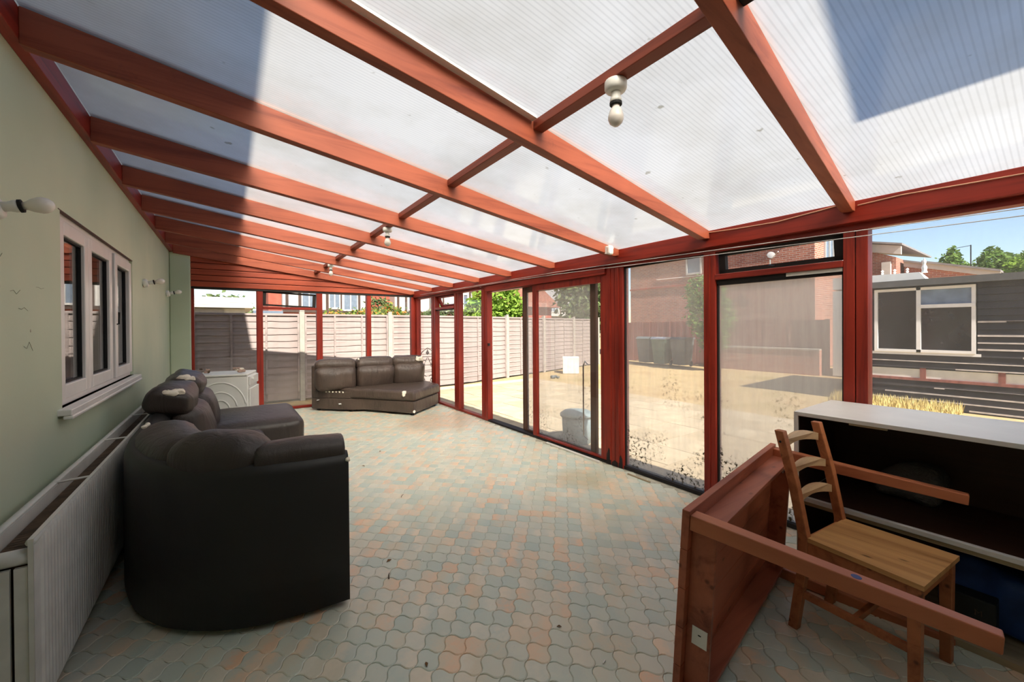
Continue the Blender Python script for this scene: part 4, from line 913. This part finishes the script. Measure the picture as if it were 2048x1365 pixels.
plant('tree', 'green tree before the brick gable seen in the dirtiest pane', 'tree', (14.6, 7.5, GZ), [((0, 0, 1.9), (0.7, 0.75, 0.8)), ((0, 0.2, 2.7), (0.6, 0.65, 0.7)), ((0, -0.1, 1.2), (0.5, 0.5, 0.6))], 'leaf_c', 3400, 0.08)

# ---- neighbouring houses
M['hwhite'] = plain('white_house_render', srgb(190, 186, 178), 0.8, 0.05); M['beam'] = plain('dark_timber_beam', srgb(72, 56, 48), 0.8)
M['hglass'] = plain('house_window_glass', srgb(104, 116, 130), 0.15, 0.1, spec=0.8); M['rooftile'] = plain('red_brown_roof', srgb(150, 100, 84), 0.85, 0.15, 3, 0.4)
M['roofgrey'] = plain('grey_roof', srgb(138, 134, 132), 0.85, 0.12, 3, 0.4); M['redtile'] = plain('tile_hanging', srgb(164, 84, 66), 0.85, 0.12, 4)
def hwindow(o, x0, x1, y, z0, z1, n=2, face='Y'):
    """framed window standing proud of a wall; face Y looks towards -y, face X towards -x"""
    def bx(a, b, c, d, e0, e1): return B(a, b, y-e1, y-e0, c, d) if face == 'Y' else B(y-e1, y-e0, a, b, c, d)
    g = bx(x0, x1, z0, z1, 0.0, 0.03).build('window', M['hglass'], o); fr_ = 0.06
    for (a, b, c, d) in ((x0-0.02, x1+0.02, z0-0.05, z0+fr_*0.6), (x0-0.02, x1+0.02, z1-fr_*0.6, z1+0.02)): bx(a, b, c, d, 0.0, 0.07).build('frame', M['hwhite'], g)
    for k in range(n+1):
        xx = x0+(x1-x0)*k/n; bx(xx-fr_/2, xx+fr_/2, z0, z1, 0.0, 0.065).build('frame', M['hwhite'], g)
def timber_house(label, x0, x1, y, zj, ze, beams, wins, roof, depth=7, base='redtile'):
    o = thing('timbered_house', label, 'house', ((x0+x1)/2, y+depth/2, GZ), 'half-timbered houses beyond the fence')
    B(x0, x1, y+0.3, y+depth, GZ, zj).build('ground_floor', M[base], o); B(x0, x1, y, y+depth, zj, ze).build('upper_floor', M['hwhite'], o)
    B(x0, x1, y-0.03, y, zj-0.02, zj+0.14).build('beam', M['beam'], o); B(x0, x1, y-0.03, y, ze-0.14, ze).build('beam', M['beam'], o)
    for bx_ in beams: B(bx_-0.07, bx_+0.07, y-0.03, y, zj+0.14, ze-0.14).build('beam', M['beam'], o)
    for (a, b, c, d) in wins: hwindow(o, a, b, y, c, d)
    zr = ze+2.6; e = 0.4
    MB().hexa([(x0, y-e, ze), (x1, y-e, ze), (x1, y+depth+e, ze), (x0, y+depth+e, ze), (x0, y+depth/2-0.1, zr), (x1, y+depth/2-0.1, zr), (x1, y+depth/2+0.1, zr), (x0, y+depth/2+0.1, zr)]).build('roof', M[roof], o)
    return o
timber_house('half-timbered house behind the middle of the far wall', 3.05, 7.5, 24, 2.35, 4.6, [3.25, 3.85, 4.75, 5.2, 5.9, 6.9], [(3.95, 4.65, 2.55, 3.75), (5.3, 5.85, 2.6, 3.7), (6.05, 6.8, 2.5, 3.75)], 'rooftile')
timber_house('half-timbered house behind the far right corner post', 9.0, 14.4, 24, 2.35, 4.6, [9.2, 9.7, 10.5, 11.3, 12.2, 13.2, 14.2], [(9.85, 10.35, 2.6, 3.6), (11.5, 12.1, 2.65, 3.6), (13.35, 14.0, 2.75, 3.7)], 'rooftile')
B(7.5, 9.0, 25, 30, GZ, 4.5).build('brick_link', M['redtile'])
tag(bpy.data.objects['brick_link'], 'red tile-hung bay between the two half-timbered houses', 'house')
tag(B(2.45, 3.04, 24.5, 30, GZ, 4.5).build('tile_hung_bay', M['redtile']), 'red tile-hung bay left of the half-timbered house', 'house')
gh = thing('gabled_roof', 'red-brown tiled roof with a white verge beyond the open top vent', 'roof', (16.2, 24, 0))
MB().prism([(14.3, 4.55), (16.6, 3.0), (22, 3.0), (19, 5.2)], 23.4, 29, 'Y').build('roof', M['rooftile'], gh); MB().prism([(13.3, 5.15), (16.6, 2.95), (16.6, 3.12), (13.3, 5.32)], 23.3, 23.42, 'Y').build('verge', M['hwhite'], gh)
B(16.0, 21.5, 24, 29, GZ, 3.0).build('wall', M['redtile'], gh)
h3 = thing('grey_roofed_house', 'grey-roofed house with a white timbered dormer behind the sliding doors', 'house', (28, 33, GZ))
B(23.5, 34, 31, 38, GZ, 3.4).build('wall', M['roofgrey'], h3)
MB().prism([(30.6, 3.3), (34.5, 7.4), (38.4, 3.3)], 22.6, 34.8, 'X').build('roof', M['roofgrey'], h3)
B(25.6, 29.4, 29.6, 33, 2.75, 4.15).build('dormer', M['hwhite'], h3); B(25.4, 29.6, 29.4, 33, 2.55, 2.72).build('dormer_ledge', M['hwhite'], h3)
for a, b in ((26.1, 27.2), (28.2, 29.1)): hwindow(h3, a, b, 29.6, 2.95, 3.95, 3)
for xx in (25.75, 27.5, 28.0): B(xx-0.06, xx+0.06, 29.56, 29.6, 2.76, 4.15).build('beam', M['beam'], h3)
MB().prism([(29.4, 4.1), (31.5, 5.6), (33, 4.1)], 25.2, 29.8, 'X').build('dormer_roof', M['roofgrey'], h3)
# white flat-roofed garage
gg = thing('white_garage', 'low white flat-roofed garage behind the left end of the fence', 'garage', (0, 17, GZ))
MB().box(-3, 1.2, 16.2, 20, GZ, 2.14).build('wall', M['hwhite'], gg); B(-0.6, 0.62, 16.14, 16.2, 1.2, 2.10).build('door', M['roofgrey'], gg)
for k in range(4): B(-3.1, 1.42-0.03*k, 15.9, 20.1, 2.16+k*0.085, 2.16+k*0.085+0.08).build('fascia_board', M['hwhite'], gg)
tag(B(1.6, 2.7, 20.2, 22, GZ, 2.25).build('low_shed', M['hglass']), 'small pale blue shed right of the white garage', 'shed')

# ---- brick house on the right
def mat_brick():
    t = NT('house_brick'); v = t.coord('World', (1, 1, 1), (0, math.radians(90), 0))
    sep = t.n('ShaderNodeSeparateXYZ'); g = t.n('ShaderNodeNewGeometry'); t.l(g.outputs['Position'], sep.inputs[0])
    ad = t.n('ShaderNodeMath', operation='ADD'); t.l(sep.outputs[0], ad.inputs[0]); t.l(sep.outputs[1], ad.inputs[1])
    cb = t.n('ShaderNodeCombineXYZ'); t.l(ad.outputs[0], cb.inputs[0]); t.l(sep.outputs[2], cb.inputs[1])
    br = t.n('ShaderNodeTexBrick', Scale=1.0); br.inputs['Brick Width'].default_value = 0.225; br.inputs['Row Height'].default_value = 0.075; br.inputs['Mortar Size'].default_value = 0.008
    br.inputs['Color1'].default_value = srgb(150, 92, 78); br.inputs['Color2'].default_value = srgb(176, 112, 92); br.inputs['Mortar'].default_value = srgb(176, 160, 146)
    t.l(cb.outputs[0], br.inputs['Vector'])
    return t.end(t.bsdf(br.outputs['Color'], 0.9, None, 0.1))
M['brick'] = mat_brick()
bh = thing('brick_house', 'red brick house with a blank side wall beyond the dirty panes', 'house', (22, 9.5, GZ))
B(18, 24.4, 5.5, 13.6, GZ, 6.0).build('wall', M['brick'], bh)
MB().prism([(5.1, 5.9), (9.55, 9.2), (14.0, 5.9)], 17.7, 24.6, 'X').build('roof', M['roofgrey'], bh)
hwindow(bh, 9.75, 10.42, 18.0, 3.85, 4.75, 1, 'X')
for a, b in ((18.9, 19.75), (20.15, 20.75)): hwindow(bh, a, b, 5.5, 3.7, 4.9, 2)
B(22.0, 23.2, 5.2, 5.5, 2.6, 4.6).build('bay', M['hwhite'], bh)
B(17.94, 18.0, 5.5, 13.6, 3.32, 3.40).build('string_course', M['redtile'], bh)
ds = thing('satellite_dish', 'pale satellite dish on a pole on the brick wall in the top vent', 'satellite dish', (17.8, 6.8, 3.5))
MB().tube([(17.85, 6.88, 3.3), (17.8, 6.88, 4.0)], 0.025, 6).build('pole', M['chrome'], ds)
MB().lathe((17.72, 6.82, 4.14), [(0.02, 0), (0.09, 0.02), (0.14, 0.05), (0.135, 0.055)], (-0.8, -0.5, 0.3), 16).build('dish', M['roofgrey'], ds, smooth=True)
MB().tube([(17.72, 6.8, 4.0), (17.4, 6.45, 4.2)], 0.012, 6).build('arm', M['chrome'], ds)
MB().tube([(17.97, 12.0, 3.75), (17.97, 9.0, 3.72), (17.97, 7.0, 3.82)], 0.015, 5).build('cable', M['white'], ds)
# red board fence and low brick wall in front of it
M['redboard'] = wood('red_brown_fence', srgb(146, 92, 82), srgb(112, 66, 60), 'Z', 0.9, 0.6)
rfn = thing('board_fence', 'red-brown upright board fence before the brick house', 'fence', (16.2, 8.5, GZ))
bm_ = mesh_of(MB().box(-0.012, 0.012, -0.062, 0.062, 0, 1.75), 'board', M['redboard'])
for k in range(62): child('board', bm_, rfn, (R.uniform(-0.01, 0.01), -3.9+k*0.127, R.uniform(-0.02, 0.02)))
B(16.23, 16.29, 4.6, 12.4, 0.3, 0.4).build('rail', M['redboard'], rfn); B(16.23, 16.29, 4.6, 12.4, 1.2, 1.3).build('rail', M['redboard'], rfn)
lw = thing('low_brick_wall', 'low brick garden wall with a pale coping below the board fence', 'wall', (15.95, 6.6, GZ))
B(15.85, 16.05, 4.7, 8.3, GZ-0.03, 0.66).build('brickwork', M['brick'], lw)
for k in range(12): B(15.82, 16.08, 4.7+k*0.3, 4.99+k*0.3, 0.66, 0.71).build('coping_stone', M['conc'], lw)
# wheelie bins by the brick house
M['bin_g'] = plain('green_bin', srgb(88, 112, 96), 0.5); M['bin_d'] = plain('grey_bin', srgb(92, 98, 98), 0.5)
def bin_(label, x, y, mat, lid):
    o = thing('wheelie_bin', label, 'bin', (x, y, GZ), 'wheelie bins by the brick house')
    MB().hexa([(x-0.24, y-0.24, GZ+0.06), (x+0.24, y-0.24, GZ+0.06), (x+0.24, y+0.24, GZ+0.06), (x-0.24, y+0.24, GZ+0.06), (x-0.32, y-0.31, GZ+1.05), (x+0.32, y-0.31, GZ+1.05), (x+0.32, y+0.31, GZ+1.05), (x-0.32, y+0.31, GZ+1.05)]).build('body', M[mat], o)
    MB().prism([(x-0.36, GZ+1.05), (x+0.36, GZ+1.05), (x+0.34, GZ+1.12), (x-0.2, GZ+1.14)], y-0.33, y+0.33, 'Y').build('lid', M[lid], o)
    for s_ in (-1, 1): MB().lathe((x+0.2, y+s_*0.22, GZ+0.10), [(0.1, 0), (0.1, 0.05)], (0, s_, 0), 12).build('wheel', M['rubber'], o)
bin_('grey wheelie bin left of the green one by the brick house', 15.2, 10.55, 'bin_d', 'bin_d'); bin_('green wheelie bin with a pale lid by the brick house', 15.1, 9.75, 'bin_g', 'white'); bin_('grey wheelie bin right of the green one by the brick house', 15.2, 8.95, 'bin_d', 'bin_d')

# ---- dark boarded outbuilding with a white window
M['tarboard'] = wood('dark_weathered_boards', srgb(44, 37, 36), srgb(24, 20, 20), 'Y', 0.55, 0.5, spec=0.5)
M['lit_lip'] = plain('pale_sunlit_wood', srgb(196, 184, 176), 0.8, 0.15, 9)
M['felt'] = plain('roof_felt', srgb(84, 84, 84), 0.9, 0.1, 10, 0.3)
OX, OY0, OY1 = 11.5, -3.2, 2.72
ob = thing('outbuilding', 'dark weatherboarded outbuilding with a white window on the right', 'outbuilding', (OX+1.5, 0, GZ))
B(OX+0.03, OX+3.5, OY0, OY1, GZ-0.03, 2.24).build('wall_core', M['dark'], ob)
wy0, wy1, wz0, wz1 = 1.05, 2.40, 0.93, 2.16
nb, bh_ = 19, 0.122
def wboard(y0, y1, z):
    MB().hexa([(OX-0.034, y0, z), (OX+0.03, y0, z), (OX+0.03, y1, z), (OX-0.034, y1, z), (OX-0.002, y0, z+bh_-0.004), (OX+0.03, y0, z+bh_-0.004), (OX+0.03, y1, z+bh_-0.004), (OX-0.002, y1, z+bh_-0.004)]).build('board', M['tarboard'], ob)
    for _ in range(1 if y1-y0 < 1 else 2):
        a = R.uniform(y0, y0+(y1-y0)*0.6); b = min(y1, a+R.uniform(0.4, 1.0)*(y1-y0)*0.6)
        B(OX-0.040, OX-0.030, a, b, z-0.004, z+R.uniform(0.012, 0.026)).build('sunlit_lip', M['lit_lip'], ob)  # pale strip paints sunlight along the lower lip of the board
for k in range(nb):
    z = GZ+k*bh_
    if 4 <= k <= 5: continue
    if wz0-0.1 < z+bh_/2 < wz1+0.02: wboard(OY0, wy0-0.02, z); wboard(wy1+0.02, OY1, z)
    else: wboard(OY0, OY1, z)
z = GZ+4*bh_
for k in range(6):
    y = 2.62-k*0.95
    B(OX-0.01, OX+0.03, y-0.87, y, z+0.05, z+0.22).build('white_panel', M['white_wood'], ob); B(OX-0.03, OX+0.03, y, y+0.08, z, z+0.244).build('red_batten', M['redboard'], ob)
B(OX-0.035, OX+0.03, OY0, OY1, z, z+0.05).build('red_rail', M['redboard'], ob)
MB().hexa([(OX-0.16, OY0-0.1, 2.19), (OX+3.6, OY0-0.1, 2.34), (OX+3.6, OY1+0.1, 2.34), (OX-0.16, OY1+0.1, 2.19), (OX-0.16, OY0-0.1, 2.31), (OX+3.6, OY0-0.1, 2.46), (OX+3.6, OY1+0.1, 2.46), (OX-0.16, OY1+0.1, 2.31)]).build('roof', M['felt'], ob)
ow = ringbox(wy0, wy1, wz0, wz1, 0.05, OX-0.06, OX+0.03).build('window_frame', M['upvc'], ob)
ym = 1.765
for (a, b, c, d, t_) in ((ym-0.03, ym+0.03, wz0, wz1, 0.06), (wy0, ym, 1.765, 1.83, 0.07)): B(OX-t_, OX+0.02, a, b, c, d).build('glazing_bar', M['upvc'], ow)
B(OX-0.045, OX+0.01, wy0-0.06, wy1+0.06, wz0-0.05, wz0).build('window_sill', M['upvc'], ob)
M['obglass'] = plain('dark_window_glass', srgb(40, 38, 42), 0.12, 0.25, 5, spec=0.8); M['obglass2'] = plain('blue_window_glass', srgb(120, 138, 160), 0.12, 0.15, 5, spec=0.8)
B(OX-0.012, OX, ym+0.03, wy1-0.05, wz0+0.05, wz1-0.05).build('window_pane', M['obglass'], ob)
B(OX-0.012, OX, wy0+0.05, ym-0.03, wz0+0.05, 1.765).build('window_pane', M['obglass'], ob); B(OX-0.03, OX-0.012, wy0+0.05, ym-0.03, 1.83, wz1-0.05).build('window_pane', M['obglass2'], ob)
# straw-coloured grass along its foot
g_ = MB(); rr = random.Random(3)
for _ in range(2600):
    x = OX-0.1-abs(rr.gauss(0, 0.35)); y = rr.uniform(1.2, 3.0); h = rr.uniform(0.06, 0.22); a = rr.uniform(0, 6.28); dx, dy = math.cos(a)*0.01, math.sin(a)*0.01
    g_.add([(x-dx, y-dy, GZ-0.03), (x+dx, y+dy, GZ-0.03), (x+rr.gauss(0, 0.04), y+rr.gauss(0, 0.04), GZ+h)], [(0, 1, 2)])
go_ = g_.build('dry_grass', plain('straw_grass', srgb(206, 186, 118), 0.9)); go_['kind'] = 'stuff'; tag(go_, 'straw-coloured grass along the foot of the dark outbuilding', 'grass')
# white cresting of a neighbour's conservatory, roofs and aerial beyond
cr = thing('conservatory_roof', 'white conservatory roof with ridge cresting behind the outbuilding', 'conservatory', (16.4, 3.3, 0))
MB().hexa([(16, 2.3, 2.55), (18.5, 2.3, 2.4), (18.5, 4.4, 2.4), (16, 4.4, 2.55), (16, 2.5, 2.88), (16.3, 2.5, 2.88), (16.3, 4.4, 2.9), (16, 4.4, 2.9)]).build('ridge', M['white'], cr)
B(16, 18.5, 2.3, 4.4, GZ, 2.5).build('frame', M['white'], cr)
for k in range(6):
    y = 2.75+k*0.26; MB().lathe((16.1, y, 2.88), [(0.012, 0), (0.035, 0.05), (0.015, 0.08), (0.04, 0.11), (0.004, 0.15)], (0, 0, 1), 6).build('cresting', M['white'], cr)
MB().lathe((16.1, 2.42, 2.86), [(0.07, 0), (0.05, 0.06), (0.06, 0.14), (0.03, 0.22), (0.045, 0.30), (0.004, 0.40)], (0, 0, 1), 8).build('finial', M['white'], cr)
r1 = thing('brick_gable', 'brick gable end with white bargeboards above the conservatory roof', 'house', (24, 5.2, GZ))
MB().prism([(4.75, GZ), (7.2, GZ), (7.2, 5.6), (4.75, 4.5)], 25.2, 30, 'X').build('wall', M['brick'], r1)
MB().prism([(4.55, 4.95), (7.4, 5.65), (7.4, 5.28), (4.55, 4.58)], 25.0, 25.15, 'X').build('bargeboard', M['hwhite'], r1); MB().prism([(4.5, 4.98), (7.4, 5.68), (7.4, 5.76), (4.5, 5.06)], 24.9, 31, 'X').build('roof', M['roofgrey'], r1)
B(25.0, 25.2, 4.9, 5.2, 3.0, 4.3).build('white_window', M['hwhite'], r1)
for nm, lb, xx, pa, pb in (('low_roof', 'lower grey roof with a white verge right of the brick gable', 26.0, (4.65, 4.35), (3.0, 3.85)), ('low_roof', 'long low grey roof with a white verge before the trees', 25.0, (3.9, 4.12), (1.75, 3.48))):
    o = thing(nm, lb, 'roof', (xx, (pa[0]+pb[0])/2, GZ)); (ya, za), (yb, zb_) = pa, pb
    MB().prism([(ya, za), (yb, zb_), (yb, zb_+0.08), (ya, za+0.08)], xx-0.1, xx+4, 'X').build('roof', M['roofgrey'], o); MB().prism([(ya, za-0.22), (yb, zb_-0.22), (yb, zb_), (ya, za)], xx, xx+0.1, 'X').build('verge', M['hwhite'], o)
    MB().prism([(ya, GZ), (yb+0.1, GZ), (yb+0.1, zb_-0.2), (ya, za-0.2)], xx+0.1, xx+4, 'X').build('wall', M['brick'], o)
ae = thing('tv_aerial', 'thin television aerial mast between the trees', 'aerial', (27, 2.72, 3.3))
MB().tube([(27, 2.72, 3.3), (27, 2.72, 4.9)], 0.02, 6).build('mast', M['black'], ae); MB().tube([(27, 2.70, 4.88), (27, 3.15, 4.83)], 0.012, 5).build('boom', M['black'], ae)

# ---- things standing in the garden
wbx = thing('white_box', 'cream cube-shaped box on the patio before the fence', 'box', (10.3, 10.1, GZ))
WB = Matrix.Translation((10.35, 10.1, GZ)) @ Matrix.Rotation(math.radians(-42), 4, 'Z')
MB(WB).box(-0.27, 0.27, -0.27, 0.27, -0.02, 0.52).build('body', M['white_wood'], wbx, bevel=0.01); MB(WB).box(-0.275, 0.275, -0.275, 0.275, 0.48, 0.53).build('lid', M['white_wood'], wbx, bevel=0.006)
for k, (x, y, s_) in enumerate(((8.9, 9.35, 0.06), (9.06, 9.42, 0.05), (8.98, 9.22, 0.04))):
    tag(blob((x, y, GZ+s_*0.4), s_, k, (1.2, 1, 0.7)).build('stone', M['bin_d'], smooth=True), ['largest grey stone before the cream box', 'second grey stone before the cream box', 'smallest grey stone before the cream box'][k], 'stone', 'stones before the box')
wt = thing('water_butt', 'blue-grey lidded bin outside the filmy sliding door', 'bin', (4.62, 3.95, GZ))
M['butt'] = plain('blue_grey_plastic', srgb(128, 144, 146), 0.5)
MB().lathe((4.60, 3.93, GZ-0.01), [(0.17, 0), (0.185, 0.01), (0.205, 0.36)], (0, 0, 1), 20).build('body', M['butt'], wt, smooth=True)
MB().lathe((4.60, 3.93, GZ+0.35), [(0.225, 0), (0.228, 0.03), (0.18, 0.065), (0.05, 0.085), (0.001, 0.087)], (0, 0, 1), 20).build('lid', M['butt'], wt, smooth=True)
MB().box(4.37, 4.42, 3.9, 3.96, GZ+0.27, GZ+0.33).build('handle', M['butt'], wt)
ir = thing('iron_trellis', 'black wrought iron trellis with scrolls outside the far corner', 'trellis', (4.46, 8.6, GZ))
def sc_(pts, r=0.008, nm='bar'): MB().tube(pts, r, 6).build(nm, M['black'], ir)
IX, IY = 4.46, 8.60
for x in (-0.2, 0.2): sc_([(IX+x, IY, GZ), (IX+x, IY, 0.86)], 0.01, 'upright'); MB().lathe((IX+x, IY, 0.86), [(0.01, 0), (0.03, 0.03), (0.01, 0.06), (0.002, 0.09)], (0, 0, 1), 8).build('finial', M['black'], ir)
for z in (0.12, 0.45, 0.80): sc_([(IX-0.2, IY, z), (IX+0.2, IY, z)], 0.007, 'crossbar')
sc_([(IX-0.2, IY, 0.80), (IX-0.12, IY, 0.92), (IX, IY, 1.0), (IX+0.12, IY, 0.92), (IX+0.2, IY, 0.80)], 0.008, 'arch')
for s_ in (-1, 1):
    for zc in (0.62, 0.28):
        sc_([(IX+s_*(0.02+0.075*(k/16)*math.cos(k*0.55)+0.075), IY, zc+0.11*(k/16)*math.sin(k*0.55)) for k in range(17)], 0.006, 'scroll')
    sc_([(IX+s_*0.01, IY, 0.12), (IX+s_*0.16, IY, 0.45), (IX+s_*0.01, IY, 0.78)], 0.006, 'brace')
MB().lathe((IX, IY, 0.84), [(0.002, 0), (0.045, 0.04), (0.02, 0.09), (0.002, 0.13)], (0, 0, 1), 8).build('flower', M['black'], ir)
